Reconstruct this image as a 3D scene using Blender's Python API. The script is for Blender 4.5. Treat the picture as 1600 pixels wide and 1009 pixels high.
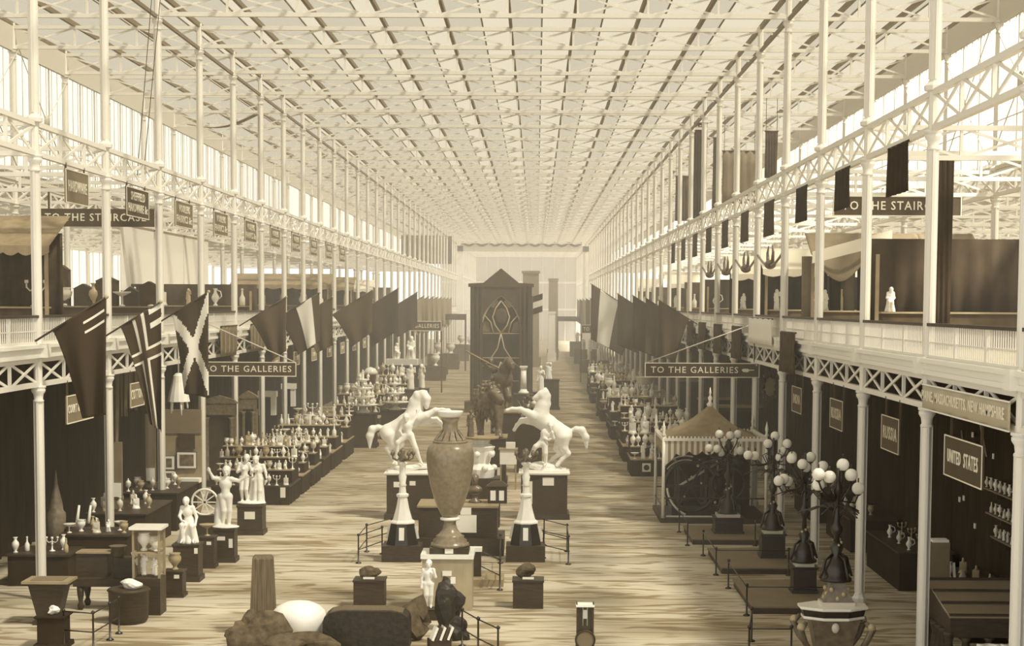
import bpy, math, random
import numpy as np
from mathutils import Vector, Matrix

random.seed(7)
for _o in list(bpy.data.objects):
    bpy.data.objects.remove(_o)
SC = bpy.context.scene
COL = SC.collection

# ------------------------------------------------------------------ camera
CAMX, CAMZ, FPX = 2.281, 7.994, 2632.0
PPX, PPY = 818.7, 661.7
YAW, PITCH, ROLL = 0.0070, -0.0710, 0.0055
cam_d = bpy.data.cameras.new('camera')
cam_d.sensor_width = 36.0
cam_d.lens = 36.0 * FPX / 1600.0
cam_d.shift_x = (800 - PPX) / 1600.0
cam_d.shift_y = (PPY - 504.5) / 1600.0
cam_d.clip_start, cam_d.clip_end = 0.1, 2000
cam = bpy.data.objects.new('camera', cam_d)
COL.objects.link(cam)
_f = Vector((-math.sin(YAW) * math.cos(PITCH), math.cos(YAW) * math.cos(PITCH), math.sin(PITCH)))
_r0 = Vector((math.cos(YAW), math.sin(YAW), 0))
_u0 = _r0.cross(_f)
_r = math.cos(ROLL) * _r0 + math.sin(ROLL) * _u0
_u = -math.sin(ROLL) * _r0 + math.cos(ROLL) * _u0
cam.matrix_world = Matrix(((_r.x, _u.x, -_f.x, CAMX), (_r.y, _u.y, -_f.y, 0), (_r.z, _u.z, -_f.z, CAMZ), (0, 0, 0, 1)))
SC.camera = cam


def ray(px, py):
    return _f + _r * ((px - PPX) / FPX) - _u * ((py - PPY) / FPX)


def G(px, py, z=0.0):
    """surveyed point of height z"""
    d = ray(px, py)
    t = (z - CAMZ) / d.z
    return Vector((CAMX + d.x * t, d.y * t, z))


def A(px, py, Y):
    """surveyed point at depth Y"""
    d = ray(px, py)
    t = Y / d.y
    return Vector((CAMX + d.x * t, Y, CAMZ + d.z * t))


def PXM(Y):
    return FPX / Y


# ------------------------------------------------------------------ light
world = bpy.data.worlds.new('World')
SC.world = world
world.use_nodes = True
_wn = world.node_tree.nodes
_wn['Background'].inputs[0].default_value = (1.0, 0.98, 0.925, 1)
_wn['Background'].inputs[1].default_value = 0.68
sun_d = bpy.data.lights.new('sun', 'SUN')
sun_d.energy = 8.5
sun_d.angle = math.radians(6)
sun_d.color = (1.0, 0.975, 0.91)
sun = bpy.data.objects.new('sun', sun_d)
COL.objects.link(sun)
sun.rotation_euler = (math.radians(20), math.radians(31), 0)
vs = SC.view_settings
vs.view_transform = 'Standard'
vs.look = 'None'
vs.exposure = 1.28
vs.gamma = 1.0
vs.use_curve_mapping = False
SC.cycles.transparent_max_bounces = 24
SC.cycles.max_bounces = 6
SC.cycles.diffuse_bounces = 4
SC.cycles.volume_bounces = 1


# ------------------------------------------------------------------ materials
MATS = {}


def mat(name, col, rough=0.7, spec=0.3, var=0.0, vscale=3.0, stretch=(1, 1, 1), metal=0.0, dark=None, bump=0.0, emit=None):
    if name in MATS:
        return MATS[name]
    m = bpy.data.materials.new(name)
    m.use_nodes = True
    nt = m.node_tree
    b = nt.nodes['Principled BSDF']
    b.inputs['Base Color'].default_value = (*col, 1)
    b.inputs['Roughness'].default_value = rough
    b.inputs['Specular IOR Level'].default_value = spec
    b.inputs['Metallic'].default_value = metal
    if var > 0 or bump > 0:
        tc = nt.nodes.new('ShaderNodeTexCoord')
        mp = nt.nodes.new('ShaderNodeMapping')
        mp.inputs['Scale'].default_value = stretch
        nz = nt.nodes.new('ShaderNodeTexNoise')
        nz.inputs['Scale'].default_value = vscale
        nz.inputs['Detail'].default_value = 5
        nt.links.new(tc.outputs['Object'], mp.inputs[0])
        nt.links.new(mp.outputs[0], nz.inputs['Vector'])
        if var > 0:
            rp = nt.nodes.new('ShaderNodeValToRGB')
            d = dark if dark else tuple(c * (1 - var) for c in col)
            hi = tuple(min(1, c * (1 + var * 0.5)) for c in col)
            rp.color_ramp.elements[0].position = 0.3
            rp.color_ramp.elements[1].position = 0.7
            rp.color_ramp.elements[0].color = (*d, 1)
            rp.color_ramp.elements[1].color = (*hi, 1)
            nt.links.new(nz.outputs['Fac'], rp.inputs[0])
            nt.links.new(rp.outputs[0], b.inputs['Base Color'])
        if bump > 0:
            bp = nt.nodes.new('ShaderNodeBump')
            bp.inputs['Strength'].default_value = bump
            bp.inputs['Distance'].default_value = 0.05
            nt.links.new(nz.outputs['Fac'], bp.inputs['Height'])
            nt.links.new(bp.outputs[0], b.inputs['Normal'])
    MATS[name] = m
    return m


def glassy(name, clear, veil, clearfac):
    """glass covered with cotton cloth / dusty glass: part clear, part diffusing"""
    m = bpy.data.materials.new(name)
    m.use_nodes = True
    nt = m.node_tree
    nt.nodes.remove(nt.nodes['Principled BSDF'])
    t = nt.nodes.new('ShaderNodeBsdfTransparent')
    t.inputs[0].default_value = (*clear, 1)
    d = nt.nodes.new('ShaderNodeBsdfTranslucent')
    d.inputs[0].default_value = (*veil, 1)
    d2 = nt.nodes.new('ShaderNodeBsdfDiffuse')
    d2.inputs[0].default_value = (*veil, 1)
    mx0 = nt.nodes.new('ShaderNodeMixShader')
    mx0.inputs[0].default_value = 0.35
    nt.links.new(d.outputs[0], mx0.inputs[1])
    nt.links.new(d2.outputs[0], mx0.inputs[2])
    mx = nt.nodes.new('ShaderNodeMixShader')
    mx.inputs[0].default_value = 1 - clearfac
    nt.links.new(t.outputs[0], mx.inputs[1])
    nt.links.new(mx0.outputs[0], mx.inputs[2])
    nt.links.new(mx.outputs[0], nt.nodes['Material Output'].inputs[0])
    MATS[name] = m
    return m


M_IRON = mat('painted_iron', (0.74, 0.71, 0.63), 0.55, 0.3)
M_IRON2 = mat('painted_iron_worn', (0.6, 0.56, 0.47), 0.6, 0.3)
M_WHITE = mat('white_paint', (0.8, 0.78, 0.7), 0.6)
M_PLASTER = mat('marble_white', (0.86, 0.84, 0.77), 0.5, 0.35, var=0.06, vscale=4)
M_DARK = mat('dark_cloth', (0.042, 0.029, 0.017), 0.9, 0.1, var=0.25, vscale=2.0)
M_DARK2 = mat('brown_cloth', (0.082, 0.059, 0.035), 0.9, 0.1, var=0.3, vscale=2.5)
M_WOOD = mat('dark_wood', (0.058, 0.041, 0.024), 0.5, 0.3, var=0.3, vscale=4, stretch=(1, 1, 6))
M_BLACK = mat('black_iron', (0.022, 0.016, 0.01), 0.35, 0.5)
M_BRONZE = mat('bronze', (0.165, 0.13, 0.086), 0.3, 0.5, var=0.35, vscale=7)
M_TAN = mat('tan_cloth', (0.33, 0.265, 0.165), 0.85, 0.1, var=0.15)
M_STONE = mat('rough_stone', (0.14, 0.108, 0.066), 0.85, 0.2, var=0.5, vscale=5, bump=0.6)
M_CARD = mat('white_card', (0.84, 0.81, 0.72), 0.8, 0.1)
M_INK = mat('ink', (0.09, 0.07, 0.05), 0.9, 0.1)
M_SIGN = mat('sign_board', (0.085, 0.062, 0.037), 0.7, 0.2, var=0.12, vscale=3)
M_SIGN2 = mat('sign_board_pale', (0.22, 0.175, 0.11), 0.7, 0.2, var=0.12, vscale=3)
M_LETTER = mat('gilt_letter', (0.78, 0.73, 0.58), 0.6, 0.2)
M_LETTER2 = mat('faded_letter', (0.55, 0.49, 0.36), 0.6, 0.2)
M_GLOBE = mat('milk_glass', (0.82, 0.79, 0.7), 0.25, 0.5)
M_GLASS_ROOF = glassy('calico_glass', (0.8, 0.76, 0.66), (0.135, 0.122, 0.092), 0.23)
M_GLASS_END = glassy('end_glass', (0.85, 0.82, 0.75), (0.35, 0.32, 0.26), 0.45)
M_GLASS = glassy('dusty_glass', (0.95, 0.93, 0.88), (0.7, 0.67, 0.6), 0.82)


# ------------------------------------------------------------------ mesh helpers
class MB:
    def __init__(self):
        self.v, self.f, self.sm = [], [], []

    def add(self, vs_, fs_, smooth=False):
        o = len(self.v)
        self.v.extend([tuple(p) for p in vs_])
        for f in fs_:
            self.f.append([i + o for i in f])
            self.sm.append(smooth)
        return self

    def box(self, x0, x1, y0, y1, z0, z1):
        v = [(x, y, z) for z in (z0, z1) for y in (y0, y1) for x in (x0, x1)]
        return self.add(v, [(0, 2, 3, 1), (4, 5, 7, 6), (0, 1, 5, 4), (2, 6, 7, 3), (0, 4, 6, 2), (1, 3, 7, 5)])

    def cbox(self, c, s):
        return self.box(c[0] - s[0] / 2, c[0] + s[0] / 2, c[1] - s[1] / 2, c[1] + s[1] / 2, c[2], c[2] + s[2])

    def taper(self, c, s0, s1, h):
        v = [(c[0] + sx * s[0] / 2, c[1] + sy * s[1] / 2, c[2] + z) for s, z in ((s0, 0), (s1, h)) for sy in (-1, 1) for sx in (-1, 1)]
        return self.add(v, [(0, 2, 3, 1), (4, 5, 7, 6), (0, 1, 5, 4), (2, 6, 7, 3), (0, 4, 6, 2), (1, 3, 7, 5)])

    def bar(self, p, q, w, h=None):
        h = h or w
        p, q = Vector(p), Vector(q)
        d = (q - p).normalized()
        up = Vector((0, 0, 1)) if abs(d.z) < 0.98 else Vector((0, 1, 0))
        a = d.cross(up).normalized() * (w / 2)
        b = a.cross(d).normalized() * (h / 2)
        v = [e + sa * a + sb * b for e in (p, q) for sb in (-1, 1) for sa in (-1, 1)]
        return self.add(v, [(0, 2, 3, 1), (4, 5, 7, 6), (0, 1, 5, 4), (2, 6, 7, 3), (0, 4, 6, 2), (1, 3, 7, 5)])

    def tube(self, pts, r, n=8, smooth=True):
        pts = [Vector(p) for p in pts]
        rs = r if isinstance(r, (list, tuple)) else [r] * len(pts)
        vs_, fs_ = [], []
        prev = None
        for i, p in enumerate(pts):
            d = (pts[min(i + 1, len(pts) - 1)] - pts[max(i - 1, 0)]).normalized()
            if prev is None:
                a = d.cross(Vector((0, 0, 1)) if abs(d.z) < 0.95 else Vector((1, 0, 0))).normalized()
            else:
                a = (prev - d * prev.dot(d)).normalized()
            prev = a
            b = d.cross(a)
            for k in range(n):
                t = 2 * math.pi * k / n
                vs_.append(p + (a * math.cos(t) + b * math.sin(t)) * rs[i])
        for i in range(len(pts) - 1):
            for k in range(n):
                k2 = (k + 1) % n
                fs_.append((i * n + k, i * n + k2, (i + 1) * n + k2, (i + 1) * n + k))
        self.add(vs_, fs_, smooth)
        o = len(self.v) - len(vs_)
        self.f.append([o + k for k in range(n)][::-1]); self.sm.append(False)
        self.f.append([o + (len(pts) - 1) * n + k for k in range(n)]); self.sm.append(False)
        return self

    def lathe(self, prof, c=(0, 0, 0), n=16, smooth=True, rot=0.0, sx=1.0, sy=1.0):
        vs_, fs_ = [], []
        for r, z in prof:
            for k in range(n):
                t = 2 * math.pi * k / n + rot
                vs_.append((c[0] + r * sx * math.cos(t), c[1] + r * sy * math.sin(t), c[2] + z))
        m = len(prof)
        for i in range(m - 1):
            for k in range(n):
                k2 = (k + 1) % n
                fs_.append((i * n + k, i * n + k2, (i + 1) * n + k2, (i + 1) * n + k))
        self.add(vs_, fs_, smooth)
        o = len(self.v) - len(vs_)
        self.f.append([o + k for k in range(n)][::-1]); self.sm.append(False)
        self.f.append([o + (m - 1) * n + k for k in range(n)]); self.sm.append(False)
        return self

    def prism(self, pts, d):
        """closed outline (3d points) pushed along vector d"""
        n = len(pts)
        d = Vector(d)
        v = [Vector(p) for p in pts] + [Vector(p) + d for p in pts]
        f = [tuple(range(n))[::-1], tuple(range(n, 2 * n))] + [(i, (i + 1) % n, n + (i + 1) % n, n + i) for i in range(n)]
        return self.add(v, f)

    def sphere(self, c, r, n=12, m=8, s=(1, 1, 1)):
        prof = [(max(1e-4, math.sin(math.pi * i / m)), -math.cos(math.pi * i / m)) for i in range(m + 1)]
        o = len(self.v)
        self.lathe(prof, n=n)
        for i in range(o, len(self.v)):
            x, y, z = self.v[i]
            self.v[i] = (c[0] + x * r * s[0], c[1] + y * r * s[1], c[2] + z * r * s[2])
        return self

    def mesh(self, name, m):
        me = bpy.data.meshes.new(name)
        me.from_pydata(self.v, [], self.f)
        if any(self.sm):
            me.polygons.foreach_set('use_smooth', self.sm)
        me.materials.append(m)
        me.update()
        return me

    def build(self, name, m, parent=None, loc=(0, 0, 0), rz=0):
        return put(name, self.mesh(name, m), parent, loc, rz)


def put(name, me, parent=None, loc=(0, 0, 0), rz=0, sc=None):
    o = bpy.data.objects.new(name, me)
    COL.objects.link(o)
    o.location = loc
    if rz:
        o.rotation_euler = (0, 0, rz)
    if sc is not None:
        o.scale = sc if isinstance(sc, (tuple, list)) else (sc, sc, sc)
    if parent is not None:
        o.parent = parent
    return o


def tag(o, label=None, cat=None, group=None, kind=None):
    if label:
        o['label'] = label
    if cat:
        o['category'] = cat
    if group:
        o['group'] = group
    if kind:
        o['kind'] = kind
    return o


def thing(name, label, cat, loc=(0, 0, 0), rz=0, group=None, kind=None):
    o = put(name, None, None, loc, rz)
    return tag(o, label, cat, group, kind)


def copy_tree(o, parent=None, loc=None, rz=None):
    c = o.copy()
    COL.objects.link(c)
    c.parent = parent
    if loc is not None:
        c.location = loc
    if rz is not None:
        c.rotation_euler = (0, 0, rz)
    for ch in list(o.children):
        copy_tree(ch, c)
    return c


ORD = ['first', 'second', 'third', 'fourth', 'fifth', 'sixth', 'seventh', 'eighth', 'ninth', 'tenth', 'eleventh', 'twelfth', 'thirteenth',
       'fourteenth', 'fifteenth', 'sixteenth', 'seventeenth', 'eighteenth', 'nineteenth', 'twentieth']
ORD += ['twenty-' + w for w in ORD[:9]] + ['thirtieth'] + ['thirty-' + w for w in ORD[:9]] + ['fortieth'] + ['forty-' + w for w in ORD[:9]] + ['fiftieth'] + ['fifty-' + w for w in ORD[:9]]
SIDE = {-1: 'left', 1: 'right'}

# ------------------------------------------------------------------ building grid
BAY = 7.32
W = 10.97                      # half width of the nave
W2 = W + BAY                   # rear columns of the galleries
W3 = W2 + 2 * BAY              # far side of the avenues
Z1, Z1T = 5.72, 6.5            # lower girder
ZF = 6.82                      # gallery floor, foot of the railing
ZR = 7.62                      # hand rail
Z2, Z2T = 11.81, 12.72         # middle girder
Z3, Z3T = 17.83, 18.74         # top girder
JEND = 33


def Y(j):
    return 37.394 + BAY * j


def J0(s):
    return -2 if s > 0 else 0
# ------------------------------------------------------------------ floor
def floor_mat():
    m = bpy.data.materials.new('watered_boards')
    m.use_nodes = True
    nt = m.node_tree
    N, L = nt.nodes, nt.links
    b = N['Principled BSDF']
    b.inputs['Roughness'].default_value = 0.8
    b.inputs['Specular IOR Level'].default_value = 0.15
    tc = N.new('ShaderNodeTexCoord')

    def noise(sx, sy, scale, detail=3, dist=0.0):
        mp = N.new('ShaderNodeMapping')
        mp.inputs['Scale'].default_value = (sx, sy, 1)
        L.new(tc.outputs['Object'], mp.inputs[0])
        n = N.new('ShaderNodeTexNoise')
        n.inputs['Scale'].default_value = scale
        n.inputs['Detail'].default_value = detail
        n.inputs['Distortion'].default_value = dist
        L.new(mp.outputs[0], n.inputs['Vector'])
        return n.outputs['Fac']

    def ramp(inp, p0, p1, c0, c1):
        r = N.new('ShaderNodeValToRGB')
        r.color_ramp.elements[0].position, r.color_ramp.elements[1].position = p0, p1
        r.color_ramp.elements[0].color, r.color_ramp.elements[1].color = (*c0, 1), (*c1, 1)
        L.new(inp, r.inputs[0])
        return r.outputs[0]

    def mul(a, c, fac=1.0):
        x = N.new('ShaderNodeMix')
        x.data_type = 'RGBA'
        x.blend_type = 'MULTIPLY'
        x.inputs[0].default_value = fac
        L.new(a, x.inputs[6])
        L.new(c, x.inputs[7])
        return x.outputs[2]

    wet = ramp(noise(0.16, 0.42, 1.0, 2.5, 0.6), 0.36, 0.6, (0.68, 0.64, 0.56), (1, 1, 1))       # sprinkled water marks
    wet2 = ramp(noise(0.42, 1.75, 1.0, 1.5, 1.6), 0.41, 0.5, (0.56, 0.5, 0.41), (1, 1, 1))
    base = ramp(noise(0.12, 0.12, 1.0, 4), 0.3, 0.75, (0.54, 0.49, 0.39), (0.7, 0.645, 0.53))
    brd = ramp(noise(0.2, 5.5, 1.0, 2), 0.35, 0.65, (0.9, 0.88, 0.84), (1, 1, 1))
    # dimmer light on the far boards painted into their colour, with a ragged edge
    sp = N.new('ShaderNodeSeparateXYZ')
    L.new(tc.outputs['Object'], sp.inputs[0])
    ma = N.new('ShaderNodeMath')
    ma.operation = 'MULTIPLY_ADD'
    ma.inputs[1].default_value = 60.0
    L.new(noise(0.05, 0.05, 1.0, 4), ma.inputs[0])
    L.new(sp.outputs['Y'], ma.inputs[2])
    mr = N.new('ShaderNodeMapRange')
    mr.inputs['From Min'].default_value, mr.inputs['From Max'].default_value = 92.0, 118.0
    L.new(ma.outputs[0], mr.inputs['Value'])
    far_shade = ramp(mr.outputs[0], 0.0, 1.0, (1, 1, 1), (0.66, 0.62, 0.55))
    out = mul(mul(mul(mul(base, wet), wet2), brd), far_shade)
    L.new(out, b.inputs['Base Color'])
    return m


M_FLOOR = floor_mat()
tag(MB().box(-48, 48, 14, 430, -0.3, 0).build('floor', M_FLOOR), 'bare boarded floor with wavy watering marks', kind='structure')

# ------------------------------------------------------------------ columns
_oct = math.pi / 8


def shaft_mesh(z0, z1, r):
    b = MB()
    b.lathe([(r * 1.25, z0), (r * 1.25, z0 + 0.06), (r, z0 + 0.1), (r, z1)], n=8, smooth=False, rot=_oct)
    for k in range(4):                       # the flat fillets between the rounded quarters
        t = math.pi / 2 * k
        b.bar((r * math.cos(t), r * math.sin(t), z0 + 0.1), (r * math.cos(t), r * math.sin(t), z1), 0.05)
    return b


def cap_prof(z, r):
    return [(r, z - 0.42), (r * 1.35, z - 0.40), (r * 1.35, z - 0.36), (r * 1.1, z - 0.33), (r * 1.25, z - 0.2), (r * 1.75, z - 0.12), (r * 1.75, z - 0.06),
            (r * 1.45, z - 0.05), (r * 1.9, z - 0.02), (r * 1.9, z + 0.03)]


RS = 0.108
C_PARTS = [
    ('plinth', MB().lathe([(0.2, 0), (0.2, 0.2), (0.16, 0.24), (0.13, 0.3)], n=8, smooth=False, rot=_oct)),
    ('lower_shaft', shaft_mesh(0.25, Z1 - 0.4, RS)),
    ('capital', MB().lathe(cap_prof(Z1, RS), n=12)),
    ('connector', MB().lathe([(RS * 1.05, Z1), (RS * 1.05, ZF)], n=8, smooth=False, rot=_oct)),
    ('middle_shaft', shaft_mesh(ZF, Z2 - 0.4, RS)),
    ('capital', MB().lathe(cap_prof(Z2, RS), n=12)),
    ('connector', MB().lathe([(RS * 1.05, Z2), (RS * 1.05, Z2T - 0.05), (RS * 2.0, Z2T - 0.02), (RS * 2.1, Z2T + 0.08), (RS * 1.3, Z2T + 0.16)], n=8, smooth=False, rot=_oct)),
    ('upper_shaft', shaft_mesh(Z2T + 0.12, Z3 - 0.4, RS)),
    ('capital', MB().lathe(cap_prof(Z3, RS), n=12)),
    ('connector', MB().lathe([(RS * 1.05, Z3), (RS * 1.05, Z3T + 0.1)], n=8, smooth=False, rot=_oct)),
]
C_MESH = [(n, b.mesh('column_' + n, M_IRON)) for n, b in C_PARTS]
_far = MB()
for n, b in C_PARTS:
    _far.add(b.v, b.f)
FAR_COL = _far.mesh('column', M_IRON)
for s in (-1, 1):
    for j in range(J0(s), JEND + 14):
        lab = f'white iron nave column, {ORD[j - J0(s)]} along the {SIDE[s]} colonnade'
        if j <= 11:
            c = thing('column', lab, None, (s * W, Y(j), 0), 0, f'{SIDE[s]} nave columns', 'structure')
            for n, me in C_MESH:
                put(n, me, c)
        else:
            tag(put('column', FAR_COL, None, (s * W, Y(j), 0)), lab if j - J0(s) < 30 else 'white iron column far down the nave', None, f'{SIDE[s]} nave columns', 'structure')
    for j in range(2, 26):
        tag(put('column', FAR_COL, None, (s * W2, Y(j), 0)), f'iron column at the back of the {SIDE[s]} gallery', None, f'{SIDE[s]} gallery rear columns', 'structure')
        if j < 22:
            tag(put('column', FAR_COL, None, (s * W3, Y(j), 0), sc=(1, 1, 0.68)), f'iron column across the {SIDE[s]} avenue', None, f'{SIDE[s]} avenue columns', 'structure')


# ------------------------------------------------------------------ lattice girders
def lattice_parts(L, d, npan, tc=0.13, tb=0.07, axis='y'):
    """[(part name, MB)] of a girder of length L, depth d, npan crossed panels"""
    def P(a, z, o=0.0):
        return (o, a, z) if axis == 'y' else (a, o, z)
    out = [('top_chord', MB().bar(P(0, d - tc / 2), P(L, d - tc / 2), tc, tc)), ('bottom_chord', MB().bar(P(0, tc / 2), P(L, tc / 2), tc, tc))]
    for k in range(1, npan):
        out.append(('post', MB().bar(P(L * k / npan, tc * 0.8), P(L * k / npan, d - tc * 0.8), tb * 1.1)))
    for k in range(npan):
        a0, a1 = L * k / npan + 0.06, L * (k + 1) / npan - 0.06
        out.append(('brace', MB().bar(P(a0, tc * 0.7, 0.02), P(a1, d - tc * 0.7, 0.02), 0.035, tb)))
        out.append(('brace', MB().bar(P(a0, d - tc * 0.7, -0.02), P(a1, tc * 0.7, -0.02), 0.035, tb)))
    return out


def girder_kit(L, d, npan, m, **kw):
    ps = lattice_parts(L, d, npan, **kw)
    j = MB()
    for n, b in ps:
        j.add(b.v, b.f)
    return [(n, b.mesh('girder_' + n, m)) for n, b in ps], j.mesh('girder', m)


def place_girder(kit, loc, near, lab, grp, name='girder'):
    if near:
        g = thing(name, lab, None, loc, 0, grp, 'structure')
        for n, me in kit[0]:
            put(n, me, g)
    else:
        tag(put(name, kit[1], None, loc), lab, None, grp, 'structure')


KIT1 = girder_kit(BAY, Z1T - Z1, 3, M_IRON)
KIT2 = girder_kit(BAY, Z2T - Z2, 3, M_IRON, tb=0.08)
KITX = girder_kit(BAY, 0.91, 3, M_IRON, axis='x')
KITN = girder_kit(2 * W, 0.86, 9, M_IRON, axis='x', tc=0.15, tb=0.07)
KITA = girder_kit(2 * BAY, 0.91, 6, M_IRON, axis='x')
for s in (-1, 1):
    sd = SIDE[s]
    for j in range(J0(s), JEND):
        o = ORD[j - J0(s)]
        place_girder(KIT1, (s * W, Y(j), Z1), j <= 9, f'{o} crossed lattice girder under the {sd} gallery', f'{sd} gallery girders')
        place_girder(KIT2, (s * W, Y(j), Z2), j <= 9, f'{o} lattice girder above the {sd} gallery', f'{sd} middle girders')
    for j in range(1, 24):
        x0 = W if s > 0 else -W2
        tag(put('girder', KITX[1], None, (x0, Y(j), Z2)), f'cross girder above the {sd} gallery, {ORD[j]} bay', None, f'{sd} gallery cross girders', 'structure')
        tag(put('girder', KITX[1], None, (x0, Y(j), Z3)), f'cross girder under the {sd} aisle roof, {ORD[j]} bay', None, f'{sd} aisle cross girders', 'structure')
    for j in range(2, 22):
        tag(put('girder', KITA[1], None, (W2 if s > 0 else -W3, Y(j), Z2)), f'wide lattice truss over the {sd} avenue, {ORD[j]} bay', None, f'{sd} avenue trusses', 'structure')
        tag(put('girder', KIT1[1], None, (s * W3, Y(j), Z1)), f'gallery girder across the {sd} avenue', None, f'{sd} avenue girders', 'structure')
        tag(put('girder', KIT2[1], None, (s * W2, Y(j), Z2)), f'girder at the back of the {sd} gallery', None, f'{sd} gallery rear girders', 'structure')
for s in (-1, 1):
    tag(MB().box(s * W - .05, s * W + .05, Y(J0(s)), Y(JEND + 12), Z3 - .02, Z3 + .1).build('roof_rail', mat('dark_rail', (0.2, 0.155, 0.1), 0.6)), f'thin dark rail along the {SIDE[s]} column heads', kind='structure')
for j in range(-2, JEND + 12):
    place_girder(KITN, (-W, Y(j), Z3 + 0.06), 3 <= j <= 10, f'wide lattice roof truss spanning the nave, {ORD[j + 2] if j + 2 < len(ORD) else "far"} in line', 'nave roof trusses', 'roof_truss')

# ------------------------------------------------------------------ ridge and furrow roof
ZG, ZRID, RW = 18.86, 19.44, 36.58 / 15
roof = thing('ceiling', 'ridge and furrow roof of cotton-covered glass above the nave', None, (0, 0, 0), 0, None, 'structure')
SL = [MB().add([(0, 0, 0), (RW / 2, 0, ZRID - ZG), (RW / 2, BAY, ZRID - ZG), (0, BAY, 0)], [(0, 1, 2, 3)]).mesh('roof_slope_a', M_GLASS_ROOF),
      MB().add([(RW / 2, 0, ZRID - ZG), (RW, 0, 0), (RW, BAY, 0), (RW / 2, BAY, ZRID - ZG)], [(0, 1, 2, 3)]).mesh('roof_slope_b', M_GLASS_ROOF)]
rest = MB()
for j in range(-2, JEND + 12):
    for i in range(15):
        x = -W2 + RW * i
        for q in (0, 1):
            if 3 <= j <= 12:
                put('roof_slope', SL[q], roof, (x, Y(j), ZG))
            else:
                rest.add([(v.co.x + x, v.co.y + Y(j), v.co.z + ZG) for v in SL[q].vertices], [(0, 1, 2, 3)])
tag(rest.build('roof_glazing', M_GLASS_ROOF, roof), kind='stuff')
YA, YB = Y(-2), Y(JEND + 12)
M_GUT = mat('gutter_wood', (0.22, 0.17, 0.105), 0.7)
for i in range(16):
    x = -W2 + RW * i
    MB().box(x - 0.06, x + 0.06, YA, YB, ZG - 0.16, ZG + 0.02).build('gutter', M_GUT, roof)
for i in range(15):
    x = -W2 + RW * (i + 0.5)
    MB().box(x - 0.025, x + 0.025, YA, YB, ZRID - 0.04, ZRID + 0.02).build('ridge_bar', M_GUT, roof)

# arched glass vault of the transept behind the viewer
tv = thing('ceiling', 'arched glass vault of the transept', None, (0, 0, 0), 0, None, 'structure')
_b = MB()
for i in range(16):
    t0, t1 = math.pi * i / 16, math.pi * (i + 1) / 16
    _b.add([(-60, 11.7 - 11.1 * math.cos(t0), 19 + 11 * math.sin(t0)), (60, 11.7 - 11.1 * math.cos(t0), 19 + 11 * math.sin(t0)), (60, 11.7 - 11.1 * math.cos(t1), 19 + 11 * math.sin(t1)), (-60, 11.7 - 11.1 * math.cos(t1), 19 + 11 * math.sin(t1))], [(0, 1, 2, 3)])
tag(_b.build('vault_glazing', M_GLASS_ROOF, tv), kind='stuff')
for k in range(17):
    MB().tube([(-58.4 + 7.3 * k, 11.7 - 11 * math.cos(math.pi * i / 12), 19 + 10.9 * math.sin(math.pi * i / 12)) for i in range(13)], .15, 6).build('vault_rib', M_IRON, tv)

# avenue roofs beyond the galleries
for s in (-1, 1):
    b = MB()
    for i in range(6):
        x = s * (W2 + RW * i)
        x1, x2 = x + s * RW / 2, x + s * RW
        b.add([(x, Y(0), 12.86), (x1, Y(0), 13.4), (x1, Y(24), 13.4), (x, Y(24), 12.86), (x2, Y(0), 12.86), (x2, Y(24), 12.86)], [(0, 1, 2, 3), (1, 4, 5, 2)])
    for i in range(3):
        x = s * (W3 + RW * i)
        x1, x2 = x + s * RW / 2, x + s * RW
        b.add([(x, Y(0), 12.86), (x1, Y(0), 13.4), (x1, Y(24), 13.4), (x, Y(24), 12.86), (x2, Y(0), 12.86), (x2, Y(24), 12.86)], [(0, 1, 2, 3), (1, 4, 5, 2)])
    c = thing('ceiling', f'glazed ridge roof over the {SIDE[s]} avenue', None, (0, 0, 0), 0, None, 'structure')
    tag(b.build('roof_glazing', M_GLASS_ROOF, c), kind='stuff')
    for i in range(10):
        x = s * (W2 + RW * i)
        MB().box(x - 0.07, x + 0.07, Y(0), Y(24), 12.7, 12.88).build('gutter', M_IRON2, c)

# ------------------------------------------------------------------ clerestory windows
def window_kit(L, h):
    ks = []
    for k in range(3):
        ks.append(('pane', MB().box(-0.01, 0.01, L * k / 3 + 0.05, L * (k + 1) / 3 - 0.05, 0.1, h - 0.1), M_GLASS))
    for k in range(4):
        ks.append(('mullion', MB().box(-0.02, 0.02, L * k / 3 - 0.05, L * k / 3 + 0.05, 0.1, h - 0.1), M_IRON2))
    g = MB()
    for k in range(9):
        a = L * (k + 0.5) / 9
        g.box(-0.012, 0.012, a - 0.012, a + 0.012, 0.1, h - 0.1)
    g.box(-0.012, 0.012, 0, L, h * 0.33, h * 0.33 + 0.03)
    ks.append(('glazing', g, M_IRON2))
    ks.append(('sill', MB().box(-0.12, 0.12, 0, L, 0, 0.1), M_IRON2))
    ks.append(('head', MB().box(-0.06, 0.06, 0, L, h - 0.1, h + 0.95), M_IRON2))
    return [(n, b.mesh('window_' + n, m)) for n, b, m in ks]


WK = window_kit(BAY, Z3 - Z2T)
nw = 1
for s in (-1, 1):
    for j in range(J0(s), JEND):
        w = thing(f'window_{nw}', f'tall clerestory window high on the {SIDE[s]}, {ORD[j - J0(s)]} bay', None, (s * W2, Y(j), Z2T), 0, f'{SIDE[s]} clerestory windows', 'structure')
        nw += 1
        for n, me in (WK if j < 14 else [WK[0], WK[1], WK[2], WK[3], WK[9]]):
            put(n, me, w)

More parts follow.
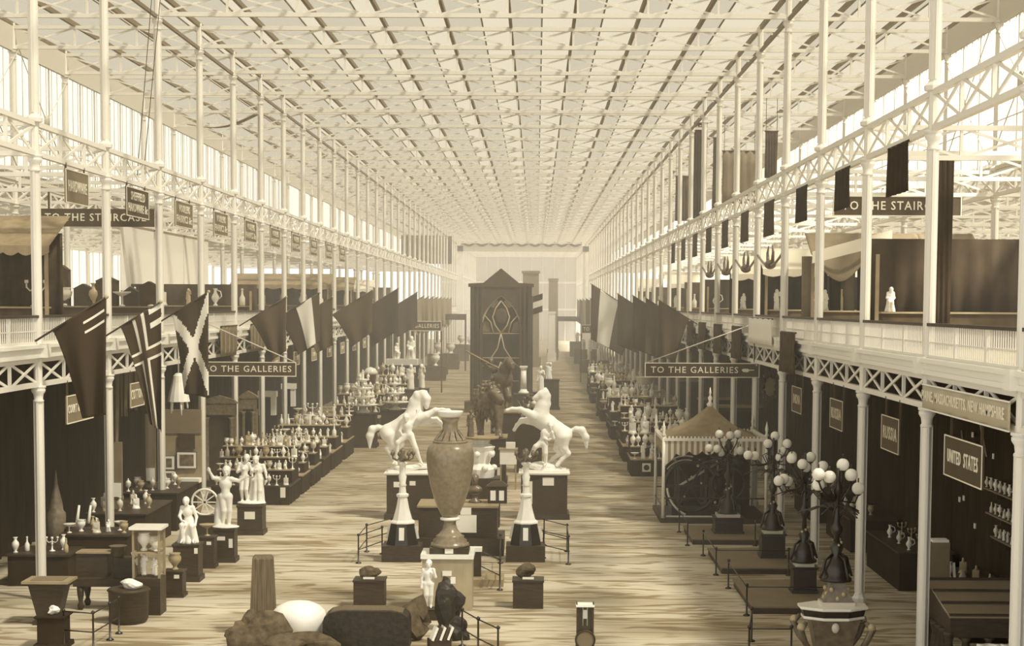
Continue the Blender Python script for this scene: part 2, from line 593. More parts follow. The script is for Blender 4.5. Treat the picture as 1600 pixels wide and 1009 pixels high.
# thin crossed tie rods with round bosses in front of the nearest windows
for s in (-1, 1):
    for j in (1, 2, 3, 4):
        t = thing('tie_rod_cross', f'crossed tie rods with a round boss before the {SIDE[s]} clerestory, {ORD[j]} bay', None, (s * (W2 - 0.25), Y(j), Z2T), 0, None, 'structure')
        h = Z3 - Z2T
        MB().tube([(0, 0, 0.2), (0, BAY, h)], 0.022, 6).build('rod', M_IRON2, t)
        MB().tube([(0, 0, h), (0, BAY, 0.2)], 0.022, 6).build('rod', M_IRON2, t)
        b = MB().lathe([(0.02, -0.05), (0.3, -0.03), (0.3, 0.03), (0.02, 0.05)], n=14)
        b.v = [(z, x + BAY / 2, y + (h + 0.2) / 2) for x, y, z in b.v]
        b.build('boss', M_IRON2, t)

# ------------------------------------------------------------------ galleries
def rail_kit(L):
    b = MB()
    n = 46
    for k in range(n):
        a = L * (k + 0.5) / n
        b.add([(-0.012, a - 0.015, 0.1), (0.012, a - 0.015, 0.1), (0.012, a + 0.015, 0.1), (-0.012, a + 0.015, 0.1),
               (-0.012, a - 0.015, 0.74), (0.012, a - 0.015, 0.74), (0.012, a + 0.015, 0.74), (-0.012, a + 0.015, 0.74)],
              [(0, 1, 5, 4), (1, 2, 6, 5), (2, 3, 7, 6), (3, 0, 4, 7)])
    b.box(-0.014, 0.014, 0, L, 0.36, 0.39)
    ks = [('balusters', b, M_IRON), ('hand_rail', MB().box(-0.07, 0.07, 0, L, 0.73, 0.8), M_WOOD), ('foot_rail', MB().box(-0.05, 0.05, 0, L, 0.03, 0.1), M_IRON)]
    for k in (1, 2):
        ks.append(('standard', MB().box(-0.04, 0.04, L * k / 3 - 0.06, L * k / 3 + 0.06, 0.0, 0.74), M_IRON))
    return [(n, b.mesh('railing_' + n, m)) for n, b, m in ks]


RK = rail_kit(BAY)
M_GFLOOR = mat('gallery_boards', (0.3, 0.24, 0.155), 0.8, 0.1, var=0.2, stretch=(4, 0.5, 1))
for s in (-1, 1):
    y0, y1 = Y(J0(s)) - 0.2, Y(JEND)
    xs = sorted((s * (W - 0.05), s * W2))
    tag(MB().box(xs[0], xs[1], y0, y1, 6.52, ZF - 0.01).build(f'floor_gallery_{SIDE[s]}', M_GFLOOR), f'boarded floor of the {SIDE[s]} gallery', kind='structure')
    f = thing(f'trim_{SIDE[s]}_gallery', f'white moulded fascia along the front of the {SIDE[s]} gallery', None, (0, 0, 0), 0, None, 'structure')
    for n, d0, za, zb in (('lower_moulding', 0.17, 6.5, 6.6), ('fascia_board', 0.13, 6.6, 6.76), ('upper_moulding', 0.24, 6.76, 6.85)):
        xs = sorted((s * (W - d0), s * (W + 0.1)))
        MB().box(xs[0], xs[1], y0, y1, za, zb).build(n, M_WHITE, f)
    for j in range(J0(s), 12):
        xs = sorted((s * (W - 0.3), s * (W - 0.1)))
        MB().box(xs[0], xs[1], Y(j) - 0.2, Y(j) + 0.2, 6.5, 6.87).build('bracket', M_WHITE, f)
    for j in range(J0(s), JEND):
        r = thing('gallery_railing', f'pale balustrade of the {SIDE[s]} gallery, {ORD[j - J0(s)]} bay', None, (s * W, Y(j), ZF), 0, f'{SIDE[s]} gallery railings', 'structure')
        for n, me in (RK if j < 12 else RK[:3]):
            o = put(n, me, r)
            if n == 'balusters':
                o['kind'] = 'stuff'
    # far gallery across the avenue, its glazed outer wall
    xs = sorted((s * W3, s * (W3 + BAY)))
    tag(MB().box(xs[0], xs[1], Y(0), Y(24), 6.4, ZF).build(f'floor_outer_gallery_{SIDE[s]}', M_WHITE), f'gallery floor across the {SIDE[s]} avenue', kind='structure')
    for j in range(2, 22):
        r = thing('gallery_railing', f'pale balustrade across the {SIDE[s]} avenue', None, (s * W3, Y(j), ZF), 0, f'{SIDE[s]} avenue railings', 'structure')
        for n, me in RK[:3]:
            o = put(n, me, r)
            if n == 'balusters':
                o['kind'] = 'stuff'
    ow = thing(f'wall_outer_{SIDE[s]}', f'glazed outer wall beyond the {SIDE[s]} avenue', None, (s * (W3 + BAY), 0, 0), 0, None, 'structure')
    MB().box(-0.1, 0.1, Y(0), Y(24), 0, 6.9).build('boarded_dado', M_DARK2, ow)
    MB().box(-0.02, 0.02, Y(0), Y(24), 6.9, 12.8).build('glazing', M_GLASS, ow)
    for k in range(72):
        MB().box(-0.02, 0.02, Y(0) + k * 2.44 - 0.06, Y(0) + k * 2.44 + 0.06, 6.9, 12.8).build('mullion', M_IRON2, ow)

# ------------------------------------------------------------------ dark hangings behind the ground floor courts
def folds(x, ya, yb, z0, z1, amp, pitch, s):
    b = MB()
    n = int((yb - ya) / pitch * 6)
    vs_, fs_ = [], []
    for i in range(n + 1):
        y = ya + (yb - ya) * i / n
        d = amp * (math.sin(2 * math.pi * y / pitch + 1.3 * math.sin(y * 0.7)) + 0.4 * math.sin(y * 5.1))
        vs_ += [(x + d, y, z0), (x + d * 0.6, y, z1)]
        if i:
            fs_.append((2 * i - 2, 2 * i, 2 * i + 1, 2 * i - 1))
    return b.add(vs_, fs_, True)


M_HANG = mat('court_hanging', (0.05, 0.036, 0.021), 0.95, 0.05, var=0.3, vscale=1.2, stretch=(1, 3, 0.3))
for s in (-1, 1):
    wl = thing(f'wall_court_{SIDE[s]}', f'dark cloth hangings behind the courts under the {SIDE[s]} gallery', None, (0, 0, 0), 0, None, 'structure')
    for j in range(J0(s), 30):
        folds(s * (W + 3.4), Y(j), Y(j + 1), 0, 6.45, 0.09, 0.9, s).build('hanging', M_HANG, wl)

# ------------------------------------------------------------------ white proscenium at the far end
pf = thing('door_1', 'white portal frame closing the far end of the nave', None, (0, Y(JEND) + 1, 0), 0, None, 'structure')
for s in (-1, 1):
    xs = sorted((s * (W - 1.1), s * (W - 0.1)))
    MB().box(xs[0], xs[1], -0.4, 0.4, 0, 17.5).build('jamb', M_WHITE, pf)
MB().box(-W + 0.1, W - 0.1, -0.4, 0.4, 16.6, 17.5).build('lintel', M_WHITE, pf)
MB().box(-W + 0.1, W - 0.1, -0.4, 0.4, 17.5, 18.7).build('frieze', M_WHITE, pf)
for k in range(9):
    x0 = -W + 0.9 + k * 2.2
    MB().tube([(x0 + 2.2 * i / 8, -0.55, 18.1 - 0.55 * math.sin(math.pi * i / 8)) for i in range(9)], 0.2, 6).build('garland', M_DARK2, pf)

we = thing('wall_end', 'glazed wall closing the farthest end of the building', None, (0, Y(JEND + 12) + .2, 0), 0, None, 'structure')
MB().box(-W2, W2, -.02, .02, 0, 19.5).build('glazing', M_GLASS_END, we)
for k in range(16):
    MB().box(-W2 + RW * k - .06, -W2 + RW * k + .06, -.08, .08, 0, 19.5).build('mullion', M_IRON2, we)
for z in (6.6, 12.4):
    MB().box(-W2, W2, -.1, .1, z, z + .4).build('transom', M_IRON2, we)

# ------------------------------------------------------------------ dusty air
def haze(name, x, y0, y1, z1, dens):
    m = bpy.data.materials.new(name)
    m.use_nodes = True
    nt = m.node_tree
    nt.nodes.remove(nt.nodes['Principled BSDF'])
    v = nt.nodes.new('ShaderNodeVolumeScatter')
    v.inputs['Color'].default_value = (0.97, 0.95, 0.9, 1)
    v.inputs['Density'].default_value = dens
    v.inputs['Anisotropy'].default_value = 0.2
    nt.links.new(v.outputs[0], nt.nodes['Material Output'].inputs['Volume'])
    o = MB().box(-x, x, y0, y1, -0.5, z1).build('haze', m)
    return tag(o, 'dusty sunlit air filling the nave', kind='structure')


haze('dusty_air', 17.6, 34, 425, 18.6, 0.0026)
# ------------------------------------------------------------------ carved and cast figures: blended volumes meshed as one skin
def sdf_mesh(name, prims, h, k, m, boxes=()):
    """prims: ('c', a, b, ra, rb) tapered limbs / ('e', c, (rx, ry, rz)) masses; k = blend radius, h = grid step"""
    lo = np.full(3, 1e9)
    hi = -lo
    for p in prims:
        if p[0] == 'c':
            for q, r in ((p[1], p[3]), (p[2], p[4])):
                lo = np.minimum(lo, np.array(q) - r)
                hi = np.maximum(hi, np.array(q) + r)
        else:
            lo = np.minimum(lo, np.array(p[1]) - np.array(p[2]))
            hi = np.maximum(hi, np.array(p[1]) + np.array(p[2]))
    lo -= 2.5 * h + k * 0.3
    hi += 2.5 * h + k * 0.3
    n = np.ceil((hi - lo) / h).astype(int) + 1
    F = np.full(n, 10.0, dtype=np.float32)
    ax = [lo[i] + h * np.arange(n[i]) for i in range(3)]
    for p in prims:
        if p[0] == 'c':
            a, b = np.array(p[1], float), np.array(p[2], float)
            rm = max(p[3], p[4])
            l2, h2 = np.minimum(a, b) - rm, np.maximum(a, b) + rm
        else:
            c, r = np.array(p[1], float), np.array(p[2], float)
            l2, h2 = c - r, c + r
        i0 = np.clip(np.floor((l2 - lo - 2 * k - 2 * h) / h).astype(int), 0, n - 1)
        i1 = np.clip(np.ceil((h2 - lo + 2 * k + 2 * h) / h).astype(int) + 1, 1, n)
        X, Yg, Z = np.meshgrid(ax[0][i0[0]:i1[0]], ax[1][i0[1]:i1[1]], ax[2][i0[2]:i1[2]], indexing='ij')
        if p[0] == 'c':
            ab = b - a
            L2 = max(1e-9, float(ab @ ab))
            t = np.clip(((X - a[0]) * ab[0] + (Yg - a[1]) * ab[1] + (Z - a[2]) * ab[2]) / L2, 0, 1)
            d = np.sqrt((X - a[0] - t * ab[0]) ** 2 + (Yg - a[1] - t * ab[1]) ** 2 + (Z - a[2] - t * ab[2]) ** 2) - (p[3] + (p[4] - p[3]) * t)
        else:
            q = np.sqrt(((X - c[0]) / r[0]) ** 2 + ((Yg - c[1]) / r[1]) ** 2 + ((Z - c[2]) / r[2]) ** 2)
            d = (q - 1) * r.min()
        S = F[i0[0]:i1[0], i0[1]:i1[1], i0[2]:i1[2]]
        hh = np.clip(0.5 + 0.5 * (S - d) / k, 0, 1)
        F[i0[0]:i1[0], i0[1]:i1[1], i0[2]:i1[2]] = S * (1 - hh) + d * hh - k * hh * (1 - hh)
    ins = F < 0
    nx, ny, nz = n - 1
    acc = np.zeros((nx, ny, nz, 3), np.float32)
    cnt = np.zeros((nx, ny, nz), np.int32)
    for d in range(3):                      # edges along axis d shared by four cells
        sl0 = [slice(None)] * 3; sl1 = [slice(None)] * 3
        sl0[d] = slice(0, -1); sl1[d] = slice(1, None)
        A0, A1 = F[tuple(sl0)], F[tuple(sl1)]
        cr = (A0 < 0) != (A1 < 0)
        idx = np.argwhere(cr)
        t = A0[cr] / (A0[cr] - A1[cr])
        pos = idx.astype(np.float32)
        pos[:, d] += t
        o = [e for e in range(3) if e != d]
        for u in (0, -1):
            for v in (0, -1):
                ci = idx.copy()
                ci[:, o[0]] += u
                ci[:, o[1]] += v
                ok = (ci >= 0).all(1) & (ci < np.array([nx, ny, nz])).all(1)
                c3 = ci[ok]
                np.add.at(acc, (c3[:, 0], c3[:, 1], c3[:, 2]), pos[ok])
                np.add.at(cnt, (c3[:, 0], c3[:, 1], c3[:, 2]), 1)
    cells = np.argwhere(cnt > 0)
    vid = np.full((nx, ny, nz), -1, np.int64)
    vid[cells[:, 0], cells[:, 1], cells[:, 2]] = np.arange(len(cells))
    verts = acc[cells[:, 0], cells[:, 1], cells[:, 2]] / cnt[cells[:, 0], cells[:, 1], cells[:, 2]][:, None] * h + lo
    faces = []
    for d in range(3):
        sl0 = [slice(None)] * 3; sl1 = [slice(None)] * 3
        sl0[d] = slice(0, -1); sl1[d] = slice(1, None)
        s0, s1 = ins[tuple(sl0)], ins[tuple(sl1)]
        idx = np.argwhere(s0 != s1)
        fl = s0[s0 != s1]
        o = [(d + 1) % 3, (d + 2) % 3]
        q = []
        for u, v in ((0, 0), (-1, 0), (-1, -1), (0, -1)):
            ci = idx.copy()
            ci[:, o[0]] += u
            ci[:, o[1]] += v
            q.append(vid[ci[:, 0], ci[:, 1], ci[:, 2]])
        q = np.stack(q, 1)
        q[~fl] = q[~fl][:, ::-1]
        faces.append(q)
    faces = np.concatenate(faces)
    me = bpy.data.meshes.new(name)
    me.from_pydata(verts.tolist(), [], faces.tolist())
    me.polygons.foreach_set('use_smooth', [True] * len(me.polygons))
    me.materials.append(m)
    me.update()
    return me


def chain(pts, rs):
    return [('c', pts[i], pts[i + 1], rs[i], rs[i + 1]) for i in range(len(pts) - 1)]


STAND = dict(pel=(0, 0, .53), wai=(0, 0, .61), che=(0, 0, .72), nek=(0, 0, .82), hed=(0, -.012, .925),
             shL=(-.1, 0, .8), elL=(-.135, .01, .62), wrL=(-.14, -.02, .48), haL=(-.14, -.035, .41),
             shR=(.1, 0, .8), elR=(.135, .01, .62), wrR=(.14, -.02, .48), haR=(.14, -.035, .41),
             hiL=(-.05, 0, .51), knL=(-.055, -.01, .28), anL=(-.05, .01, .045), toL=(-.055, -.07, .018),
             hiR=(.05, 0, .51), knR=(.055, -.01, .28), anR=(.05, .01, .045), toR=(.055, -.07, .018))


def person_prims(H, over=None, g=1.0, face=(0, -1), hair=True, robe=None):
    J = dict(STAND)
    J.update(over or {})
    P = {k: Vector(v) * H for k, v in J.items()}
    r = H * g
    p = [('e', P['che'], (.098 * r, .066 * r, .095 * r)), ('c', P['che'], P['wai'], .07 * r, .06 * r), ('c', P['wai'], P['pel'], .06 * r, .072 * r),
         ('c', P['shL'], P['shR'], .036 * r, .036 * r), ('c', P['nek'], P['hed'], .03 * r, .03 * r), ('e', P['hed'] + Vector((0, 0, .005 * H)), (.05 * r, .06 * r, .072 * r)),
         ('c', P['hiL'], P['hiR'], .06 * r, .06 * r)]
    f = Vector((face[0], face[1], 0)).normalized()
    p.append(('c', P['hed'] + f * .058 * r + Vector((0, 0, .0)), P['hed'] + f * .066 * r - Vector((0, 0, .016 * r)), .008 * r, .012 * r))   # nose
    p.append(('e', P['hed'] + f * .045 * r - Vector((0, 0, .05 * r)), (.02 * r, .02 * r, .018 * r)))                                       # chin
    p.append(('c', P['hed'] + f * .054 * r - Vector((f.y, -f.x, 0)) * .028 * r + Vector((0, 0, .02 * r)), P['hed'] + f * .054 * r + Vector((f.y, -f.x, 0)) * .028 * r + Vector((0, 0, .02 * r)), .009 * r, .009 * r))
    if hair:
        p += [('e', P['hed'] - f * .012 * r + Vector((0, 0, .022 * r)), (.06 * r, .066 * r, .066 * r)), ('e', P['hed'] - f * .062 * r, (.03 * r, .03 * r, .03 * r))]
    for s in 'LR':
        p += chain([P['sh' + s], P['el' + s], P['wr' + s]], [.036 * r, .027 * r, .018 * r])
        d = (P['ha' + s] - P['wr' + s])
        dn = d.normalized()
        w = dn.cross(Vector((0, 1, 0.3))).normalized()
        p.append(('e', P['wr' + s] + d * .45, tuple(max(abs(c), .5) * .02 * r + .004 * r for c in (w.x, w.y, 1))))
        for i, (o, l) in enumerate(((-.013, .9), (-.004, 1.05), (.005, 1.0), (.013, .85))):     # fingers
            a = P['wr' + s] + d * .55 + w * o * r
            p.append(('c', a, a + d * .5 * l, .0068 * r, .0052 * r))
        p.append(('c', P['wr' + s] + d * .25 + w * .014 * r, P['wr' + s] + d * .62 + w * .03 * r, .0075 * r, .0055 * r))
        p += chain([P['hi' + s], P['kn' + s], P['an' + s], P['to' + s]], [.06 * r, .042 * r, .024 * r, .017 * r])
        p.append(('e', (P['kn' + s] * .62 + P['an' + s] * .38) + Vector((0, .012 * r, 0)), (.03 * r, .034 * r, .06 * r)))
    if robe:
        n, spread = robe
        for i in range(n):
            t = 2 * math.pi * i / n
            a = P['wai'] + Vector((math.cos(t) * .06, math.sin(t) * .045, -.02)) * H
            b = P['wai'] * 0.0 + Vector((math.cos(t) * spread + P['pel'].x / H * .3, math.sin(t) * spread * .8, .02)) * H
            p.append(('c', a, b, .034 * r, (.042 + .012 * (i % 2)) * r))
    return p


def rock_mesh(name, s, m, seed, n=3, rough=0.22, flat=0.0):
    import bmesh
    rnd = random.Random(seed)
    bm = bmesh.new()
    bmesh.ops.create_icosphere(bm, subdivisions=n, radius=1)
    ph = [Vector((rnd.uniform(-1, 1), rnd.uniform(-1, 1), rnd.uniform(-1, 1))).normalized() for _ in range(14)]
    for v in bm.verts:
        d = v.co.normalized()
        k = 1.0
        for i, q in enumerate(ph):
            c = d.dot(q)
            if c > 0.55:
                k -= (c - 0.55) * rough * (1.6 if i % 2 else 0.8)
        k += rnd.uniform(-.5, .5) * rough * 0.18
        v.co = Vector((d.x * k * s[0], d.y * k * s[1], d.z * k * s[2]))
        if v.co.z < -s[2] * (0.8 - flat):
            v.co.z = -s[2] * (0.8 - flat)
    zmin = min(v.co.z for v in bm.verts)
    for v in bm.verts:
        v.co.z -= zmin
    me = bpy.data.meshes.new(name)
    bm.to_mesh(me)
    bm.free()
    me.materials.append(m)
    return me


def lettering(text, h, m, depth=0.012, bold=0.0, width=None):
    """mesh of upright letters in the xz plane, centred, facing -y"""
    cu = bpy.data.curves.new('lettering', 'FONT')
    cu.body = text
    cu.align_x = 'CENTER'
    cu.align_y = 'CENTER'
    cu.size = h * 1.42
    cu.space_character = 1.18
    cu.extrude = depth / 2
    cu.offset = bold
    cu.resolution_u = 2
    o = bpy.data.objects.new('lettering', cu)
    me = bpy.data.meshes.new_from_object(o)
    bpy.data.objects.remove(o)
    bpy.data.curves.remove(cu)
    xs = [v.co.x for v in me.vertices]
    k = width / (max(xs) - min(xs)) if width else 1.0
    kz = min(1.0, k / 0.72)
    for v in me.vertices:
        x, y, z = v.co
        v.co = (x * k, -z, y * kz)
    me.materials.clear()
    me.materials.append(m)
    return me


def board_sign(name, w, h, text, label, cat, loc, rz=0, group=None, bm_=None, lm=None, lh=0.5, fill=0.86, border=0.035, lines=None, t=0.05, kind=None):
    t_ = thing(name, label, cat, loc, rz, group)
    MB().box(-w / 2, w / 2, 0, t, -h / 2, h / 2).build('board', bm_ or M_SIGN, t_)
    lm = lm or M_LETTER
    b = border
    fr = MB()
    if b:
        for x0, x1, z0, z1 in ((-w / 2, w / 2, h / 2 - b, h / 2), (-w / 2, w / 2, -h / 2, -h / 2 + b), (-w / 2, -w / 2 + b, -h / 2 + b, h / 2 - b), (w / 2 - b, w / 2, -h / 2 + b, h / 2 - b)):
            MB().box(x0, x1, -0.015, 0, z0, z1).build('border', lm, t_)
    for ln in lines or [(text, 0.0, fill)]:
        tx, dz, fl = ln[:3]
        put('lettering', lettering(tx, h * lh, lm, 0.012, 0.006 * h, w * fl), t_, (ln[3] * w if len(ln) > 3 else 0, -0.01, dz * h))
    return t_


# ------------------------------------------------------------------ pedestals
def pedestal(label, loc, w, d, h, m=M_WOOD, rz=0, cornice=0.06, foot=0.08, card=None, group=None, top=None):
    p = thing('pedestal', label, 'pedestal', loc, rz, group)
    fz, cz = min(0.2, h * .14), min(0.09, h * .08)
    MB().taper((0, 0, 0), (w + 2 * foot, d + 2 * foot), (w + 2 * foot * .85, d + 2 * foot * .85), fz).build('foot', m, p)
    MB().cbox((0, 0, fz), (w, d, h - fz - cz)).build('die', m, p)
    b = MB().taper((0, 0, h - cz), (w + cornice, d + cornice), (w + 2 * cornice, d + 2 * cornice), cz * .5)
    b.cbox((0, 0, h - cz * .5), (w + 2 * cornice, d + 2 * cornice, cz * .5))
    b.build('cornice', top or m, p)
    for c in card or ():
        x, z, cw, ch = c
        MB().box(x - cw / 2, x + cw / 2, -d / 2 - 0.02, -d / 2 - 0.004, z - ch / 2, z + ch / 2).build('card', M_CARD, p)
    return p


# ================================================================== the middle of the nave
# ---- the great vase
YV = 43.9
base = A(703, 862, YV)
vx, vz0 = base.x, base.z
ped = thing('pedestal', 'pale grained pedestal block under the great vase', 'pedestal', (vx - 0.05, YV, 0))
M_VPED = mat('grained_pedestal', (0.42, 0.355, 0.24), 0.5, 0.3, var=0.3, vscale=1.6, stretch=(1, 1, 0.5))
MB().cbox((0, 0.1, 0), (1.3, 1.1, vz0 - 0.12)).build('die', M_VPED, ped)
MB().cbox((0, 0.1, vz0 - 0.12), (1.38, 1.2, 0.12)).build('top_slab', M_PLASTER, ped)
MB().box(-0.12, 0.12, -0.48, -0.455, 0.92, 1.05).build('card', M_CARD, ped)
v = thing('great_vase', 'huge brown stone vase with white neck on pale block', 'vase', (vx, YV, vz0))
M_VASE = mat('porphyry', (0.27, 0.22, 0.145), 0.28, 0.5, var=0.25, vscale=9)
MB().cbox((0, 0, 0), (1.02, 0.9, 0.16)).build('plinth', M_WOOD, v)
MB().box(-0.11, 0.11, -0.47, -0.452, 0.02, 0.15).build('card', M_CARD, v)
MB().lathe([(0.5, 0.16), (0.5, 0.24), (0.43, 0.26), (0.45, 0.32), (0.36, 0.38), (0.38, 0.43), (0.3, 0.47), (0.2, 0.6), (0.155, 0.75), (0.165, 0.84)], n=36).build('foot', M_VASE, v)
MB().lathe([(0.165, 0.83), (0.25, 0.85), (0.26, 0.9), (0.19, 0.93)], n=36).build('collar', M_PLASTER, v)
MB().lathe([(0.19, 0.92), (0.27, 1.05), (0.4, 1.35), (0.52, 1.75), (0.595, 2.15), (0.625, 2.45), (0.62, 2.62), (0.58, 2.76), (0.5, 2.85), (0.42, 2.9)], n=48).build('body', M_VASE, v)
MB().lathe([(0.45, 2.87), (0.46, 2.92), (0.42, 2.95)], n=48).build('shoulder_band', M_VASE, v)
b = MB()
for i in range(14):                                                   # leaf collar round the neck
    t = 2 * math.pi * i / 14
    b.prism([(0.43 * math.cos(t - .2), 0.43 * math.sin(t - .2), 2.94), (0.43 * math.cos(t + .2), 0.43 * math.sin(t + .2), 2.94), (0.21 * math.cos(t), 0.21 * math.sin(t), 3.2)], (0, 0, 0.03))
b.build('leaf_collar', M_VASE, v)
MB().lathe([(0.4, 2.94), (0.26, 3.08), (0.2, 3.2), (0.2, 3.42), (0.25, 3.55)], n=36).build('neck', M_VASE, v)
MB().lathe([(0.25, 3.55), (0.3, 3.6), (0.33, 3.68), (0.34, 3.71), (0.28, 3.7), (0.2, 3.6)], n=36).build('lip', M_PLASTER, v)

# ---- block with posters behind the vase
b0 = G(722, 868)
blk = thing('plinth_block', 'dark stepped plinth with pale poster behind the vase', 'plinth', (b0.x - 0.05, b0.y + 1.0, 0))
MB().cbox((0, 0, 0), (2.75, 2.1, 0.55)).build('lower_step', M_WOOD, blk)
MB().cbox((-0.1, 0.1, 0.55), (2.5, 1.8, 0.96)).build('upper_step', M_WOOD, blk)
MB().cbox((-0.1, 0.1, 1.51), (2.6, 1.9, 0.06)).build('top_slab', M_TAN, blk)
MB().box(-0.35, 0.5, -0.86, -0.83, 0.72, 1.28).build('poster', M_CARD, blk)
MB().box(-0.02, 0.33, -0.86, -0.83, 1.29, 1.52).build('card', M_CARD, blk)

# ---- rocks on dark boxes
for px, lab, seed, sz in ((576, 'dark square box carrying the flat rough ore lump', 3, (0.36, 0.33, 0.26)), (825, 'dark square box carrying the rounded boulder', 5, (0.36, 0.34, 0.27))):
    g = G(px, 951)
    p = thing('display_box', lab, 'box', (g.x, g.y + 0.36, 0))
    MB().cbox((0, 0, 0), (0.8, 0.72, 0.7)).build('body', M_WOOD, p)
    MB().cbox((0, 0, 0.7), (0.84, 0.76, 0.05)).build('lid', M_WOOD, p)
    r = tag(put('ore_rock', rock_mesh('ore_rock', sz, M_STONE, seed, 3, 0.5), None, (g.x, g.y + 0.36, 0.75)), 'jagged ore lump with white flat top' if px < 700 else 'rounded boulder with a pale broken corner', 'rock')
    MB().box(-0.15, 0.15, -0.3, -0.28, 0.02, 0.08).build('card', M_CARD, r)

# ---- candelabra beside the vase
def floor_candelabrum(px, py, lab):
    g = G(px, py)
    c = thing('candelabrum', lab, 'candelabrum', (g.x, g.y + 0.5, 0))
    MB().cbox((0, 0, 0), (1.22, 1.1, 0.5)).build('base_block', M_WOOD, c)
    MB().lathe([(0.52, 0.5), (0.5, 0.6), (0.38, 1.16)], n=8, smooth=False, rot=_oct).build('black_foot', M_BLACK, c)
    for k in range(4):
        t = math.pi / 2 * k - math.pi / 2
        MB().bar((0.44 * math.cos(t), 0.44 * math.sin(t), 0.66), (0.37 * math.cos(t), 0.37 * math.sin(t), 1.05), 0.16, 0.03).build('panel', M_PLASTER, c)
    MB().lathe([(0.41, 1.16), (0.41, 1.2), (0.33, 1.26)], n=8, smooth=False, rot=_oct).build('moulding', M_PLASTER, c)
    MB().lathe([(0.32, 1.26), (0.22, 1.6), (0.15, 1.95), (0.2, 2.0), (0.2, 2.06), (0.12, 2.1), (0.1, 2.3)], n=8, smooth=False, rot=_oct).build('tapering_stem', M_PLASTER, c)
    MB().lathe([(0.1, 2.3), (0.13, 2.34), (0.095, 2.4), (0.13, 2.62), (0.095, 2.68), (0.1, 2.95), (0.15, 3.0), (0.16, 3.05), (0.06, 3.08)], n=12).build('shaft', M_PLASTER, c)
    MB().lathe([(0.05, 3.06), (0.12, 3.12), (0.12, 3.2), (0.06, 3.28), (0.09, 3.4), (0.03, 3.5)], n=12).build('crown', M_BRONZE, c)
    for k in range(7):
        t = 2 * math.pi * k / 7
        x, y = math.cos(t), math.sin(t)
        br = MB().tube([(0.06 * x, 0.06 * y, 3.2), (0.2 * x, 0.2 * y, 3.12), (0.32 * x, 0.32 * y, 3.18), (0.34 * x, 0.34 * y, 3.3)], 0.025, 6).build('branch', M_BRONZE, c)
        MB().lathe([(0.03, 3.28), (0.065, 3.31), (0.05, 3.38), (0.025, 3.42)], (0.34 * x, 0.34 * y, 0), 8).build('candle_cup', M_BRONZE, br)
    return c


floor_candelabrum(627, 878, 'white marble candelabrum on black foot, beside the forward-facing horse')
floor_candelabrum(821, 878, 'white marble candelabrum on black foot, before the horse with raised head')

# ---- rearing horses held by grooms
def zl(pts, ox, oy, sc, cx, by, ppm):
    return [((ox + x / sc - cx) / ppm, y, (by - (oy + z / sc)) / ppm) for x, y, z in pts]


def horse_prims(Q, d):
    """Q: dict of image-plane joint lists already in metres; d: half body thickness"""
    p = []
    p += chain(Q['body'][0], Q['body'][1])
    p += chain(Q['neck'][0], Q['neck'][1])
    p += chain(Q['head'][0], Q['head'][1])
    for k in ('fl', 'fr', 'hl', 'hr', 'tail', 'mane', 'ear1', 'ear2'):
        if k in Q:
            p += chain(Q[k][0], Q[k][1])
    return p


YH = 61.6
PPH = PXM(YH + 1.0)


def horse_group(ox, cx, J, lab_h, lab_p, cards, man, hl):
    by = 738.0
    f = lambda pts: zl(pts, ox, 600, 6.73, cx, by, PPH)
    Q = {k: (f(v[0]), [r * 1.1 / 6.73 / PPH for r in v[1]]) for k, v in J.items()}
    g = G(cx, 812)
    h = (812 - 738) / PXM(g.y)
    pd = pedestal(lab_p, (g.x, g.y + 0.85, 0), 1.72, 1.5, h, M_WOOD, 0, 0.09, 0.1, cards, top=M_PLASTER)
    prims = horse_prims(Q, 0.3)
    grp = thing('horse_statue', lab_h, 'statue', (g.x, g.y + 0.85, h))
    me = sdf_mesh('rearing_horse', prims, 0.028, 0.06, M_PLASTER)
    put('horse', me, grp)
    put('groom', sdf_mesh('groom', man, 0.028, 0.035, M_PLASTER), grp)
    b = rock_mesh('rocky_base', (0.82, 0.62, 0.3), M_PLASTER, hl, 3, 0.35, 0.5)
    put('rocky_base', b, grp)
    MB().cbox((0, 0, 0), (1.66, 1.4, 0.06)).build('base_slab', M_PLASTER, grp)
    return grp


JL = {
    'body': ([(300, 0, 525), (390, 0, 480), (480, -0.02, 420), (560, -0.02, 365)], [88, 82, 86, 92]),
    'neck': ([(570, 0, 330), (590, 0, 225), (625, -0.05, 150), (665, -0.1, 125)], [92, 66, 50, 42]),
    'head': ([(672, -0.1, 122), (700, -0.14, 165), (700, -0.17, 215), (702, -0.18, 248)], [44, 42, 28, 23]),
    'mane': ([(655, 0, 92), (590, 0.02, 110), (545, 0.03, 180), (510, 0.02, 280)], [22, 24, 24, 16]),
    'ear1': ([(672, -0.14, 95), (680, -0.15, 70)], [11, 4]), 'ear2': ([(690, -0.05, 98), (702, -0.04, 78)], [11, 4]),
    'fl': ([(620, -0.16, 360), (700, -0.18, 340), (795, -0.18, 283), (870, -0.18, 275), (935, -0.18, 287), (962, -0.18, 302)], [52, 38, 26, 17, 20, 15]),
    'fr': ([(620, 0.16, 400), (715, 0.16, 398), (800, 0.16, 385), (838, 0.16, 415), (870, 0.16, 460)], [50, 36, 25, 17, 18]),
    'hl': ([(310, -0.17, 550), (350, -0.18, 640), (285, -0.16, 690), (340, -0.16, 775), (380, -0.18, 850)], [72, 40, 26, 20, 20]),
    'hr': ([(310, 0.17, 550), (420, 0.18, 640), (350, 0.18, 710), (410, 0.18, 800), (450, 0.15, 860)], [72, 40, 26, 20, 20]),
    'tail': ([(255, 0, 480), (190, 0, 470), (125, 0, 490), (100, 0, 560), (98, 0, 690)], [16, 26, 36, 36, 10]),
}
